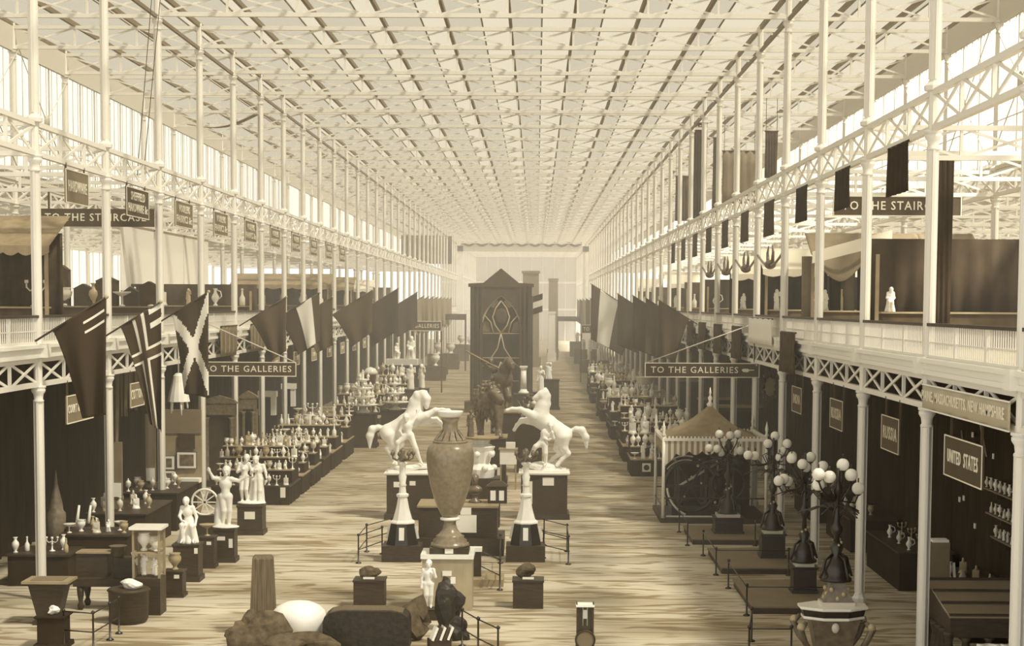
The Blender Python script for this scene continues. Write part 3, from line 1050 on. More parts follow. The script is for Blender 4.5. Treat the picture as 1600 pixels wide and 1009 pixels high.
JR = {
    'body': ([(600, 0, 545), (530, 0, 495), (440, 0, 430), (355, 0, 375)], [92, 84, 88, 92]),
    'neck': ([(358, 0, 345), (380, 0, 240), (400, 0, 150), (402, 0, 110)], [92, 66, 48, 40]),
    'head': ([(400, 0, 100), (365, -0.03, 122), (320, -0.05, 148), (296, -0.06, 158)], [42, 40, 27, 22]),
    'mane': ([(412, 0, 70), (440, 0.03, 130), (442, 0.03, 220), (425, 0.02, 310)], [20, 24, 24, 14]),
    'ear1': ([(398, -0.05, 75), (396, -0.05, 45)], [11, 4]), 'ear2': ([(412, 0.05, 72), (414, 0.05, 44)], [11, 4]),
    'fl': ([(300, -0.16, 350), (225, -0.17, 310), (150, -0.17, 275), (60, -0.17, 268), (5, -0.17, 285)], [52, 36, 26, 17, 18]),
    'fr': ([(310, 0.16, 405), (230, 0.16, 398), (160, 0.16, 398), (110, 0.16, 450), (82, 0.16, 500)], [50, 36, 25, 17, 18]),
    'hl': ([(600, -0.17, 570), (610, -0.18, 680), (655, -0.17, 740), (590, -0.17, 800), (540, -0.17, 860)], [74, 40, 27, 20, 20]),
    'hr': ([(590, 0.17, 570), (545, 0.18, 690), (585, 0.17, 740), (500, 0.17, 800), (455, 0.17, 860)], [72, 40, 27, 20, 20]),
    'tail': ([(680, 0, 500), (740, 0, 482), (800, 0, 495), (842, 0, 570), (853, 0, 690)], [16, 26, 36, 34, 10]),
}


def man_at(pts, H, y):
    """groom from image-plane joints"""
    d = {k: Vector((p[0], y + (p[1] if len(p) > 2 else 0), p[-1])) / H for k, p in pts.items()}
    return person_prims(H, d, 1.22)


def conv(P, ox, cx):
    out = {}
    for k, (x, dy, z) in P.items():
        q = zl([(x, 0, z)], ox, 600, 6.73, cx, 738.0, PPH)[0]
        out[k] = (q[0], dy, q[2])
    return out


ML = conv(dict(pel=(520, 0, 530), wai=(512, 0, 495), che=(505, 0, 445), nek=(498, 0, 400), hed=(493, -.05, 362), shL=(455, 0, 425), elL=(425, -.05, 500), wrL=(455, -.08, 545), haL=(478, -.1, 560),
               shR=(548, 0, 415), elR=(590, .05, 360), wrR=(610, .1, 300), haR=(618, .12, 270), hiL=(495, 0, 545), knL=(405, -.1, 620), anL=(385, .0, 800), toL=(355, -.08, 840),
               hiR=(540, 0, 545), knR=(595, -.05, 680), anR=(645, 0, 820), toR=(672, -.08, 850)), 560, 640)
MR = conv(dict(pel=(385, 0, 620), wai=(395, 0, 575), che=(420, 0, 525), nek=(445, 0, 480), hed=(468, -.04, 448), shL=(395, -.02, 505), elL=(400, -.12, 570), wrL=(445, -.15, 590), haL=(475, -.15, 575),
               shR=(475, .0, 510), elR=(500, -.05, 570), wrR=(490, -.1, 520), haR=(485, -.12, 500), hiL=(365, 0, 630), knL=(310, -.08, 660), anL=(255, .02, 760), toL=(225, -.05, 790),
               hiR=(405, 0, 640), knR=(415, -.06, 730), anR=(420, 0, 840), toR=(400, -.1, 860)), 790, 850)
horse_group(560, 640, JL, 'white rearing horse with lowered head, held by a groom', 'dark pedestal with two small cards under the lowered-head horse', [(-0.45, 1.3, 0.3, 0.2), (0.1, 1.35, 0.22, 0.16)],
            man_at(ML, 1.75, -0.42), 11)
horse_group(790, 850, JR, 'white rearing horse with raised head and streaming tail', 'dark pedestal with a large poster under the raised-head horse', [(0.15, 1.42, 0.42, 0.3), (-0.62, 1.0, 0.36, 0.85)],
            man_at(MR, 1.75, -0.42), 12)
# ---- lion on its tall pedestal
g = G(768, 756)
ph = (756 - 682) / PXM(g.y)
pedestal('tall dark pedestal under the bronze lion', (g.x, g.y + 0.9, 0), 1.25, 1.9, ph, M_WOOD, 0, 0.06, 0.07, [(0.35, 0.5, 0.2, 0.5)], top=M_TAN)
pz = []
pz += chain([(-.1, .1, 1.3), (-.12, .6, 1.25), (-.15, 1.1, 1.27), (-.15, 1.5, 1.22)], [.4, .36, .36, .33])
pz += [('e', (-.08, -.2, 1.42), (.5, .4, .62))]                                                                  # mane
for i in range(46):                                                                                             # locks
    t = i * 2.399
    rr = .22 + .34 * (i / 46) ** .6
    a = (-.08 + rr * 1.02 * math.cos(t), -.56 + .5 * (rr - .2), 1.46 + rr * 1.2 * math.sin(t))
    pz.append(('c', a, (a[0] + .1 * math.cos(t), a[1] - .04, a[2] - .2 + .06 * math.sin(t)), .075, .03))
pz += [('e', (.2, -.66, 1.66), (.25, .3, .25)), ('c', (.28, -.86, 1.6), (.48, -1.06, 1.42), .17, .12), ('c', (.45, -1.06, 1.5), (.53, -1.13, 1.46), .07, .06)]      # skull, muzzle, nose
pz += [('c', (.3, -.9, 1.4), (.45, -1.02, 1.3), .1, .07), ('c', (.12, -.9, 1.76), (.4, -.84, 1.74), .06, .06), ('e', (.0, -.62, 1.98), (.08, .05, .1)), ('e', (.36, -.56, 1.95), (.08, .05, .1))]
pz += chain([(.3, -.3, 1.1), (.36, -.42, .66), (.36, -.5, .22), (.38, -.72, .09)], [.27, .17, .13, .14])
pz += chain([(-.38, -.1, 1.1), (-.38, .02, .66), (-.35, .1, .22), (-.34, -.1, .09)], [.27, .17, .13, .14])
for x in (.28, .36, .44, .5):
    pz.append(('c', (x, -.74, .08), (x, -.88, .05), .05, .04))
for s in (-1, 1):
    pz += chain([(-.12 + s * .2, 1.4, 1.1), (-.12 + s * .26, 1.25, .65), (-.12 + s * .26, 1.6, .35), (-.12 + s * .26, 1.55, .1), (-.12 + s * .26, 1.35, .08)], [.3, .18, .12, .11, .1])
pz += chain([(-.15, 1.75, 1.2), (-.3, 2.0, .8), (-.35, 1.95, .45)], [.06, .05, .09])
lion = tag(put('bronze_lion', sdf_mesh('bronze_lion', pz, 0.03, 0.035, M_BRONZE), None, (g.x - 0.12, g.y + 0.75, ph - .02), 0, 1.16), 'dark bronze lion with heavy mane standing on pedestal', 'statue')

# ---- mounted spear thrower behind the lion
YM = 88.0
q0 = A(790, 641, YM)
pedestal('pale-topped pedestal under the mounted spear thrower', (q0.x, YM, 0), 1.5, 2.4, q0.z, M_WOOD, 0, 0.08, 0.1, None, top=M_TAN)
cz = 5.606
fm = lambda pts: [((700 + x / cz - 790) / PXM(YM), y, (641 - (540 + z / cz)) / PXM(YM)) for x, y, z in pts]
rm = lambda rs: [r / cz / PXM(YM) for r in rs]
pm = chain(fm([(470, 1.2, 330), (475, .5, 310), (485, -.1, 290)]), rm([85, 80, 82]))
pm += chain(fm([(490, -.1, 260), (500, -.3, 200), (525, -.5, 140)]), rm([70, 50, 36]))
pm += chain(fm([(530, -.5, 135), (552, -.65, 165), (565, -.75, 190)]), rm([36, 30, 20]))
pm += chain(fm([(520, -.5, 112), (516, -.5, 92)]), rm([9, 4])) + chain(fm([(545, -.5, 112), (552, -.5, 92)]), rm([9, 4]))
pm += chain(fm([(455, -.1, 370), (440, -.3, 450), (450, -.1, 540)]), rm([40, 24, 18])) + chain(fm([(510, -.1, 370), (535, -.5, 440), (545, -.3, 490)]), rm([40, 24, 16]))
pm += chain(fm([(440, 1.3, 360), (430, 1.2, 450), (440, 1.45, 500), (440, 1.3, 560)]), rm([60, 32, 22, 18])) + chain(fm([(500, 1.3, 360), (510, 1.2, 450), (510, 1.45, 500), (510, 1.3, 560)]), rm([60, 32, 22, 18]))
am = thing('rider_statue', 'bronze rider on horseback raising a long spear', 'statue', (q0.x, YM, q0.z))
put('horse', sdf_mesh('rider_horse', pm, 0.05, 0.08, M_BRONZE), am)
rj = {}
for k, (x, dy, z) in dict(pel=(425, .5, 255), wai=(412, .48, 232), che=(395, .42, 205), nek=(382, .4, 175), hed=(372, .36, 140), shL=(360, .35, 195), elL=(325, .2, 170), wrL=(300, .1, 140), haL=(285, .05, 130),
                          shR=(425, .4, 195), elR=(450, .2, 230), wrR=(470, .0, 235), haR=(480, -.1, 235), hiL=(405, .5, 260), knL=(385, .1, 290), anL=(395, .1, 370), toL=(390, .0, 385),
                          hiR=(445, .5, 260), knR=(540, .2, 290), anR=(545, .2, 370), toR=(545, .1, 385)).items():
    q = fm([(x, dy, z)])[0]
    rj[k] = tuple(c / 2.3 for c in q)
put('rider', sdf_mesh('rider', person_prims(2.3, rj), 0.045, 0.05, M_BRONZE), am)
MB().tube(fm([(150, .0, 45), (470, .1, 215)]), 0.05, 6).build('spear', M_TAN, am)

# ---- gothic screen
YG = 124.0
gl, gr, gt, ga = A(735, 448, YG), A(831, 448, YG), A(782, 450, YG), A(782, 419, YG)
gw, gh, gap = gr.x - gl.x, gl.z, ga.z
gx = (gl.x + gr.x) / 2
M_OAK = mat('carved_oak', (0.085, 0.062, 0.036), 0.6, 0.25, var=0.3, vscale=2)
gs = thing('gothic_screen', 'tall dark gabled wooden screen with pointed traceried window', 'screen', (gx, YG, 0))
b = MB()
hw = gw / 2
ow = 1.55                                                              # half width of the pointed opening
zs = gh - 3.3                                                          # springing
arch = [(ow * (1 - 2 * (1 - math.cos(t)) * .5) if False else ow - 2 * ow * (1 - math.cos(t)), zs + 2 * ow * math.sin(t)) for t in [math.radians(60) * i / 10 for i in range(11)]]
outline = [(-hw, 0), (-ow, 0), (-ow, zs)] + [(-x, z) for x, z in arch[1:]] + [(0, gh), (-hw, gh)]
b.prism([(x, 0, z) for x, z in outline], (0, 0.5, 0))
b.build('side_panel', M_OAK, gs)
MB().prism([(-x, 0, z) for x, z in outline], (0, 0.5, 0)).build('side_panel', M_OAK, gs)
MB().prism([(-hw - .15, -.1, gh), (hw + .15, -.1, gh), (hw + .15, -.1, gh + .25), (hw * .58, -.1, gh + .3), (0, -.1, gap), (-hw * .58, -.1, gh + .3), (-hw - .15, -.1, gh + .25)], (0, 0.7, 0)).build('gable', M_OAK, gs)
for s in (-1, 1):
    for k in range(3):
        x = s * (hw - 0.18 - 0.33 * k)
        MB().box(x - .07, x + .07, -0.22 + .05 * k, 0, 0, gh).build('shaft', M_OAK, gs)
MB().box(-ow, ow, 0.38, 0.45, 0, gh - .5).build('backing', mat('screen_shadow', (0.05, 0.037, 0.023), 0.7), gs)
trc = mat('tracery', (0.5, 0.42, 0.29), 0.6)
fr = [(-x, z) for x, z in arch[::-1]]
pts = [(-ow + .06, 0.2, 0), (-ow + .06, 0.2, zs)] + [(-x * .96, 0.2, z) for x, z in arch[1:]] + [(x * .96, 0.2, z) for x, z in arch[::-1][1:]] + [(ow - .06, 0.2, 0)]
MB().tube(pts, 0.09, 6).build('arch_rib', trc, gs)
for s in (-1, 1):
    MB().prism([(s * .2, .3, zs + 2.2), (s * .55, .3, zs + 1.75), (s * .85, .3, zs + 1.9), (s * .35, .3, zs + 2.45)], (0, .05, 0)).build('pale_pane', M_TAN, gs)
    MB().prism([(s * .75, .3, zs), (s * 1.4, .3, zs), (s * 1.25, .3, zs + .8), (s * .95, .3, zs + .7)], (0, .05, 0)).build('pale_pane', M_SIGN2, gs)
for zz in (zs - .1, zs - 1.9, zs - 3.6):
    MB().bar((-ow, 0.2, zz), (ow, 0.2, zz), 0.06).build('transom', trc, gs)
for s in (-1, 1):
    MB().tube([(0, 0.18, zs - .1), (s * .45, 0.18, zs + .5), (s * .62, 0.18, zs + 1.1), (s * .4, 0.18, zs + 1.75), (0, 0.18, zs + 2.3)], 0.06, 6).build('tracery_loop', trc, gs)
    MB().tube([(s * .55, 0.18, zs - .1), (s * .75, 0.18, zs + .7), (s * 1.2, 0.18, zs + 1.2)], 0.05, 6).build('tracery_loop', trc, gs)
    MB().tube([(0, 0.18, zs - .1), (s * .25, 0.18, zs - 1.2), (s * .9, 0.18, zs - 2.2), (s * 1.4, 0.18, zs - 2.6)], 0.05, 6).build('tracery_loop', trc, gs)
    MB().tube([(0, 0.18, zs - 2.2), (s * .25, 0.18, zs - 2.9), (s * .9, 0.18, zs - 3.6)], 0.05, 6).build('tracery_loop', trc, gs)
    MB().lathe([(0.01, -.04), (0.32, -.03), (0.32, .03), (0.01, .04)], n=12)
MB().sphere((0, 0.22, zs + 1.15), 0.5, 14, 8, (1, .25, 1.2)).build('medallion', M_OAK, gs)
MB().box(-hw - .4, hw + .4, -.6, 1.0, 0, 0.8).build('step', M_OAK, gs)

# ---- smaller pieces round the pedestals of the middle line
def simple_lathe(name, prof, m, label, cat, loc, n=16, sc=1.0, group=None):
    return tag(MB().lathe([(r * sc, z * sc) for r, z in prof], n=n).build(name, m, None, loc), label, cat, group)


q = A(818, 615, 108)
pl = thing('marble_column', 'slender white column with square capital beside the dark screen', 'column', (q.x, 108, q.z))
MB().lathe([(.34, 0), (.34, .12), (.24, .18), (.2, .3)], n=16).build('base', M_PLASTER, pl)
MB().lathe([(.2, .28), (.17, 1.55)], n=16).build('shaft', M_PLASTER, pl)
MB().cbox((0, 0, 1.68), (.5, .5, .1)).build('abacus', M_PLASTER, pl)
MB().lathe([(.17, 1.53), (.24, 1.68)], n=16).build('capital', M_PLASTER, pl)
MB().cbox((0, 0, -q.z), (1.3, 1.3, q.z)).build('pedestal_block', M_WOOD, pl)
q = A(845, 612, 104)
pedestal('dark pedestal under the slim statue behind the raised-head horse', (q.x, 104, 0), 0.9, 0.9, q.z, M_WOOD)
tag(put('statue', sdf_mesh('draped_statue', person_prims(1.6, dict(elR=(.15, -.05, .66), wrR=(.1, -.1, .75), haR=(.08, -.11, .81)), robe=(7, .1)), 0.04, 0.05, M_PLASTER), None, (q.x, 104, q.z)),
    'slim white draped statue behind the raised-head horse', 'statue')
q = A(857, 592, 128)
tag(put('statue', sdf_mesh('crouching_group', person_prims(1.5, dict(hed=(.1, -.02, .75), nek=(.06, 0, .66), che=(.02, 0, .58)), robe=(8, .16)), 0.045, 0.06, M_PLASTER), None, (q.x, 128, q.z)),
    'white crouching figure on dark block past the screen', 'statue')
pedestal('low dark block under the crouching figure', (q.x, 128, 0), 1.6, 1.4, q.z, M_WOOD)

# table with white relief behind the vase, and figures on it
g = G(764, 790)
Yt = 60.5
q = A(752, 745, Yt)
rt = thing('relief_table', 'white carved table base with flat dark top behind the vase', 'table', (q.x, Yt, 0))
zt = A(752, 682, Yt).z
MB().cbox((0, 0, 0), (1.35, 1.2, q.z)).build('plinth', M_WOOD, rt)
MB().lathe([(.45, q.z), (.5, q.z + .3), (.3, q.z + .5), (.42, q.z + .95), (.5, q.z + 1.1), (.3, zt - .25), (.34, zt - .08)], n=10, smooth=False).build('carved_stem', M_PLASTER, rt)
for k in range(10):
    t = 2 * math.pi * k / 10
    MB().sphere((.46 * math.cos(t), .46 * math.sin(t), q.z + .35 + .5 * (k % 2)), .12, 8, 6).build('relief_boss', M_PLASTER, rt)
MB().lathe([(.6, zt - .08), (.68, zt - .04), (.68, zt)], n=8, smooth=False, rot=_oct).build('top', M_TAN, rt)
q = A(733, 682, Yt)
tag(put('bronze_figurine', sdf_mesh('bronze_figurine', person_prims(0.95, dict(elR=(.2, -.02, .72), wrR=(.22, -.06, .86), haR=(.23, -.06, .93)), robe=(6, .09)), 0.022, 0.03, M_BRONZE), None, (q.x + 0.06, Yt, zt)),
    'dark bronze figurine with raised arm on the carved table', 'figurine')
for px, py, hh, lab, m in ((742, 790, 0.9, 'bronze bust on the poster plinth', M_BRONZE), (765, 790, 0.75, 'small dark casket with pale figures on the poster plinth', M_WOOD)):
    q = A(px, py, 54.2)
    if m is M_BRONZE:
        t = thing('bust', 'dark bronze bust on round socle atop the poster plinth', 'bust', (q.x, 54.2, 1.57))
        MB().lathe([(.2, 0), (.2, .06), (.1, .12), (.08, .25), (.16, .3)], n=14).build('socle', M_BRONZE, t)
        put('head', sdf_mesh('bust_head', [('e', (0, 0, .42), (.24, .14, .14)), ('c', (0, 0, .45), (0, -.02, .66), .09, .08), ('e', (0, -.03, .76), (.11, .13, .15)), ('c', (0, -.15, .76), (0, -.17, .72), .02, .025),
                                            ('e', (0, .02, .82), (.13, .14, .12)), ('e', (0, -.1, .65), (.05, .05, .04))], 0.018, 0.03, M_BRONZE), t)
    else:
        t = thing('casket', 'dark casket with white reliefs beside the bust', 'casket', (q.x + .25, 54.2, 1.57))
        MB().cbox((0, 0, 0), (.62, .5, .55)).build('body', M_WOOD, t)
        MB().taper((0, 0, .55), (.7, .58), (.3, .2), .16).build('lid', M_WOOD, t)
        MB().box(-.22, -.05, -.27, -.25, .1, .42).build('relief', M_PLASTER, t)
        MB().box(.06, .22, -.27, -.25, .1, .42).build('relief', M_PLASTER, t)
q = G(791, 760)
tb = thing('side_table', 'pale square table with a white casket beside the lion pedestal', 'table', (q.x + 0.1, 72.5, 0))
for sx in (-1, 1):
    for sy in (-1, 1):
        MB().cbox((sx * .32, sy * .32, 0), (.06, .06, 1.45)).build('leg', M_TAN, tb)
MB().cbox((0, 0, 1.1), (.72, .72, .62)).build('cloth', M_PLASTER, tb)
MB().cbox((0, 0, 1.72), (.82, .82, .05)).build('top', M_TAN, tb)
MB().cbox((.1, 0, 1.77), (.4, .35, .26)).build('tray', M_PLASTER, tb)
q = A(800, 665, 78)
dk = thing('flower_stand', 'dark planter box heaped with pale flowers behind the lion', 'planter', (q.x + .75, 80, 0))
MB().cbox((0, 0, 0), (1.3, 1.1, 2.3)).build('box', M_WOOD, dk)
rnd = random.Random(4)
for k in range(26):
    a = rnd.uniform(0, 6.28)
    r = rnd.uniform(0, .55)
    z = 2.3 + rnd.uniform(0.1, 1.35) * (1 - r * .6)
    MB().sphere((r * math.cos(a), r * math.sin(a) * .8, z), rnd.uniform(.07, .15), 7, 5).build('blossom', M_PLASTER if k % 3 == 0 else M_BRONZE, dk)
for k in range(9):
    a = k * .7
    MB().tube([(0, 0, 2.3), (.25 * math.cos(a), .2 * math.sin(a), 2.9), (.55 * math.cos(a), .4 * math.sin(a), 3.4)], 0.03, 5).build('stem', M_BRONZE, dk)

# ---- front pieces: stones, white figure, trunk, clock
M_GRAN = mat('granite', (0.16, 0.125, 0.077), 0.8, 0.2, var=0.35, vscale=3, stretch=(9, 9, 0.4), bump=0.4)
g = A(405, 975, 39.6)
ob = MB()
ob.taper((0, 0, 0), (0.66, 0.5), (0.5, 0.4), 1.95 - 0.1)
ob.taper((0, 0, 1.85), (0.5, 0.4), (0.4, 0.3), 0.07)
for k in range(5):
    x = -0.2 + 0.1 * k
    ob.bar((x * 1.25, -0.25, 0.02), (x, -0.2, 1.8), 0.035, 0.02)
tag(ob.build('granite_monolith', M_GRAN, None, (g.x, 40.2, 0), 0.12), 'tall tapering grey monolith with grooved side', 'stone')
MB_ = rock_mesh('rock_mound', (0.95, 0.5, 0.85), M_STONE, 27, 3, 0.6, 0.3)
tag(put('rock_mound', MB_, None, (A(398, 1000, 39).x, 38.6, 0)), 'low brown rock heap at the foot of the monolith', 'rock')
tag(put('rock_slab', rock_mesh('rock_slab', (0.98, 0.45, 0.58), M_STONE, 33, 3, 0.5, 0.3), None, (A(480, 1000, 38).x, 37.6, 0.0)), 'long pale-edged slab lying before the white dome', 'rock')
g = A(462, 960, 39.2)
dm = MB().lathe([(0.6, 0), (0.66, .5), (0.62, .68), (0.5, .8), (0.3, .89), (0.02, .93)], n=28)
tag(dm.build('white_dome', M_PLASTER, None, (g.x + .02, 39.6, 0)), 'smooth white dome between monolith and dark trunk', 'dome')
g = A(572, 950, 38.6)
tr = thing('stone_trunk', 'large dark round-topped block with sparkling faces', 'block', (g.x, 38.9, 0), 0.0)
b = MB()
prof = [(-1, 0), (-1, .62), (-.96, .74), (-.85, .83), (-.6, .885), (.6, .885), (.85, .83), (.96, .74), (1, .62), (1, 0)]
b.prism([(x, -.4, z) for x, z in prof], (0, .8, 0))
b.build('body', mat('coal', (0.03, 0.022, 0.013), 0.5, 0.4, var=0.4, vscale=8, bump=0.4), tr)
M_COAL = MATS['coal']
b = MB().prism([(x * .97, -.3, z + .015) for x, z in prof[2:8]], (0, .62, 0))
b.build('top_slab', M_GRAN, tr)
tag(put('rough_block', rock_mesh('rough_block', (0.6, 0.45, 0.8), M_STONE, 41, 2, 0.6, 0.3), None, (A(658, 970, 39).x, 39.7, 0)), 'mottled rough-hewn block before the small white figure', 'rock')
cl = put('coal_lump', rock_mesh('coal_lump', (0.54, 0.42, 0.98), M_COAL, 57, 3, 0.55, 0.3), None, (A(706, 960, 40.6).x, 41.0, 0))
tag(cl, 'black coal lump with white tag leaning before the pedestal', 'coal')
MB().box(-.03, .09, -.44, -.42, 1.2, 1.36).build('tag', M_CARD, cl)
tag(put('coal_piece', rock_mesh('coal_piece', (0.4, 0.36, 0.45), M_COAL, 58, 3, 0.5, 0.3), None, (A(722, 990, 39.6).x, 39.6, 0)), 'low glossy coal piece at the foot of the lump', 'coal')
bk = thing('book_stack', 'tilted striped bundle of white papers beside the coal', 'papers', (A(688, 1000, 38.2).x, 38.0, 0), 0.3)
for k in range(5):
    MB().prism([(-.22 + .09 * k, -.12, .35), (-.17 + .09 * k, -.12, .33), (-.05 + .09 * k, -.12, .62), (-.1 + .09 * k, -.12, .66)], (0, .25, 0)).build('sheet', M_CARD if k % 2 == 0 else M_INK, bk)
MB().cbox((0, .05, 0), (.5, .3, .36)).build('stand', M_WOOD, bk)
q = A(669, 952, 42.2)
pedestal('low dark stand under the small white figure', (q.x, 42.3, 0), 0.42, 0.42, q.z + .02, M_WOOD, cornice=.02, foot=.02)
tag(put('statue', sdf_mesh('small_nude', person_prims(1.22, dict(elR=(.15, -.06, .66), wrR=(.12, -.1, .78), haR=(.1, -.11, .85), hed=(.01, -.02, .925), knL=(-.04, -.04, .28)), g=1.12), 0.02, 0.026, M_PLASTER), None, (q.x, 42.3, q.z + .02)),
    'small white standing figure before the vase pedestal', 'statue')
# regulator clock
q = A(914, 985, 38.0)
ck = thing('pillar_clock', 'narrow glazed clock case with round pale dial', 'clock', (q.x, 38.0, 0))
MB().cbox((0, 0, 0), (.42, .36, .42)).build('base', M_WOOD, ck)
for s in (-1, 1):
    MB().cbox((s * .165, 0, .42), (.06, .3, .72)).build('side', M_WOOD, ck)
MB().cbox((0, .12, .42), (.28, .03, .72)).build('back', M_TAN, ck)
MB().cbox((0, 0, 1.14), (.42, .36, .05)).build('top', M_PLASTER, ck)
for k in range(9):
    for s in (-1, 1):
        MB().cbox((s * .19, -.14 + .035 * k, 1.19), (.03, .02, .02)).build('stud', M_INK, ck)
b = MB().lathe([(.235, 0), (.235, .06), (.19, .07), (.19, .0)], n=28)
b.v = [(x, -.19 - z, .4 + y) for x, y, z in b.v]
b.build('bezel', M_WOOD, ck)
b = MB().lathe([(.19, 0), (.19, .05)], n=28)
b.v = [(x, -.19 - z, .4 + y) for x, y, z in b.v]
b.build('dial', M_SIGN2, ck)
MB().tube([(-.05, 0, 1.1), (-.05, 0, .68)], .012, 5).build('pendulum_rod', M_PLASTER, ck)
MB().tube([(.05, 0, 1.1), (.05, 0, .68)], .012, 5).build('pendulum_rod', M_PLASTER, ck)
MB().cbox((0, -.02, .85), (.09, .03, .2)).build('bob', M_PLASTER, ck)

# ---- barriers
def barrier(label, pts, zs_=(0.42, 0.86), h=0.9):
    t = thing('rail_barrier', label, 'barrier', (pts[0][0], pts[0][1], 0))
    o = Vector((pts[0][0], pts[0][1], 0))
    for p in pts:
        x, y = p[0] - o.x, p[1] - o.y
        MB().lathe([(.09, 0), (.09, .03), (.025, .06), (.022, h - .06), (.045, h - .04), (.045, h), (.01, h + .03)], (x, y, 0), 8).build('post', M_BLACK, t)
    for a, b_ in zip(pts, pts[1:]):
        for z in zs_:
            MB().tube([(a[0] - o.x, a[1] - o.y, z), (b_[0] - o.x, b_[1] - o.y, z)], 0.016, 6).build('rail', M_BLACK, t)
    return t


def gxy(px, py):
    q = G(px, py)
    return (q.x, q.y)


barrier('thin iron rail barrier enclosing the lowered-head horse side', [gxy(597, 866), gxy(560, 880), gxy(573, 862), gxy(612, 850)])
barrier('thin iron rail barrier beside the candelabrum of the raised-head horse', [gxy(849, 872), gxy(888, 882), gxy(886, 862), gxy(850, 852)])
barrier('short rail barrier behind the vase pedestal', [gxy(742, 902), gxy(781, 922), gxy(782, 880)])
barrier('low rail barrier at the coal lump', [gxy(722, 1010), gxy(747, 1026), gxy(778, 1042)])
barrier('thin barrier before the pedestal pair by the glass case', [gxy(100, 1012), gxy(146, 1016), gxy(172, 1000), gxy(186, 990)])
pt = thing('low_platform', 'low grey slab with leaning board behind the vase pedestal', 'platform', (G(760, 918).x, G(760, 918).y + .7, 0))
MB().cbox((0, 0, 0), (.95, 1.1, .2)).build('slab', M_TAN, pt)
MB().cbox((-.35, .1, .2), (.35, .2, .72)).build('upright_block', M_WOOD, pt)
MB().cbox((-.35, .1, .92), (.4, .26, .12)).build('cap', M_PLASTER, pt)
MB().bar((-.42, -.3, .0), (-.55, -.05, .75), .05).build('leaning_board', M_WOOD, pt)
# ================================================================== ornaments for the stands
M_PORC = mat('porcelain', (0.84, 0.81, 0.72), 0.3, 0.5)
M_SILV = mat('silver_ware', (0.62, 0.57, 0.46), 0.28, 0.7)
M_GILT = mat('gilt_ware', (0.42, 0.34, 0.2), 0.35, 0.6)


def orn(prof, m, n=12, extra=None):
    b = MB().lathe(prof, n=n)
    if extra:
        extra(b)
    return b


def _ewer(b):
    b.tube([(.1, 0, .16), (.19, 0, .24), (.16, 0, .36), (.05, 0, .4)], .014, 6)


def _clockx(b):
    b.cbox((0, 0, .08), (.2, .12, .26))
    c = MB().lathe([(.08, 0), (.08, .02)], n=12)
    b.add([(x, -.06 - z, .24 + y) for x, y, z in c.v], c.f)
    b.lathe([(.07, .34), (.03, .4), (.04, .44), (.01, .48)], n=8)


def _cand(b):
    for s in (-1, 1):
        b.tube([(0, 0, .3), (s * .1, 0, .26), (s * .16, 0, .32), (s * .16, 0, .4)], .014, 6)
        b.lathe([(.02, .38), (.035, .4), (.03, .44)], (s * .16, 0, 0), 8)


ORN = {}
for nm, prof, ex in (
        ('vase', [(.07, 0), (.07, .02), (.03, .05), (.07, .12), (.11, .22), (.1, .3), (.05, .36), (.04, .42), (.075, .46), (.06, .46)], None),
        ('ewer', [(.06, 0), (.06, .02), (.025, .06), (.09, .16), (.1, .22), (.04, .33), (.035, .4), (.06, .44)], _ewer),
        ('covered_cup', [(.07, 0), (.07, .02), (.02, .05), (.025, .14), (.09, .2), (.1, .3), (.1, .32), (.06, .38), (.02, .41), (.03, .44), (.005, .47)], None),
        ('bowl_stand', [(.08, 0), (.08, .02), (.02, .04), (.02, .18), (.06, .2), (.19, .27), (.2, .29), (.15, .27)], None),
        ('bottle', [(.06, 0), (.075, .02), (.075, .2), (.03, .28), (.025, .4), (.035, .42), (.02, .44)], None),
        ('mantel_clock', [(.14, 0), (.14, .03), (.12, .05), (.12, .08)], _clockx),
        ('candlestick', [(.09, 0), (.09, .02), (.03, .05), (.02, .2), (.04, .23), (.02, .27), (.02, .36), (.04, .38), (.035, .43)], _cand),
        ('urn', [(.08, 0), (.08, .03), (.04, .06), (.05, .1), (.13, .2), (.14, .28), (.1, .34), (.13, .37), (.1, .37)], None)):
    ORN[nm] = [orn(prof, None, 12, ex).mesh('ornament_' + nm + str(i), m) for i, m in enumerate((M_PORC, M_SILV, M_GILT))]
_fig = person_prims(0.42, dict(elR=(.17, -.03, .7), wrR=(.16, -.06, .84), haR=(.15, -.07, .9)), g=1.25, robe=(6, .1))
ORN['figurine'] = [sdf_mesh('ornament_figurine%d' % i, _fig, 0.016, 0.02, m) for i, m in enumerate((M_PORC, M_SILV, M_GILT))]
_f2 = person_prims(0.42, dict(hed=(.03, -.02, .8), nek=(.02, 0, .7), shL=(-.09, 0, .68), shR=(.11, 0, .68), che=(.01, 0, .6), wai=(0, 0, .48), pel=(0, 0, .4), elL=(-.14, -.05, .5), wrL=(-.05, -.12, .46), haL=(0, -.14, .46),
                              elR=(.15, -.05, .5), wrR=(.08, -.12, .42), haR=(.03, -.14, .4), hiL=(-.05, 0, .36), hiR=(.05, 0, .36), knL=(-.06, -.2, .38), anL=(-.06, -.16, .1), knR=(.06, -.2, .36), anR=(.06, -.18, .1)), g=1.25, robe=(7, .15))
ORN['seated_figurine'] = [sdf_mesh('ornament_seated%d' % i, _f2, 0.016, 0.02, m) for i, m in enumerate((M_PORC, M_SILV, M_GILT))]
SHADE = ('white', 'silvery', 'gilt')
OKEYS = list(ORN)
rnd = random.Random(99)


def ornament(kind, tone, loc, sc, label, group):
    return tag(put(kind, ORN[kind][tone], None, loc, rnd.uniform(-.6, .6), sc), label, kind.replace('_', ' ') if kind.count('_') < 2 else 'ornament', group)


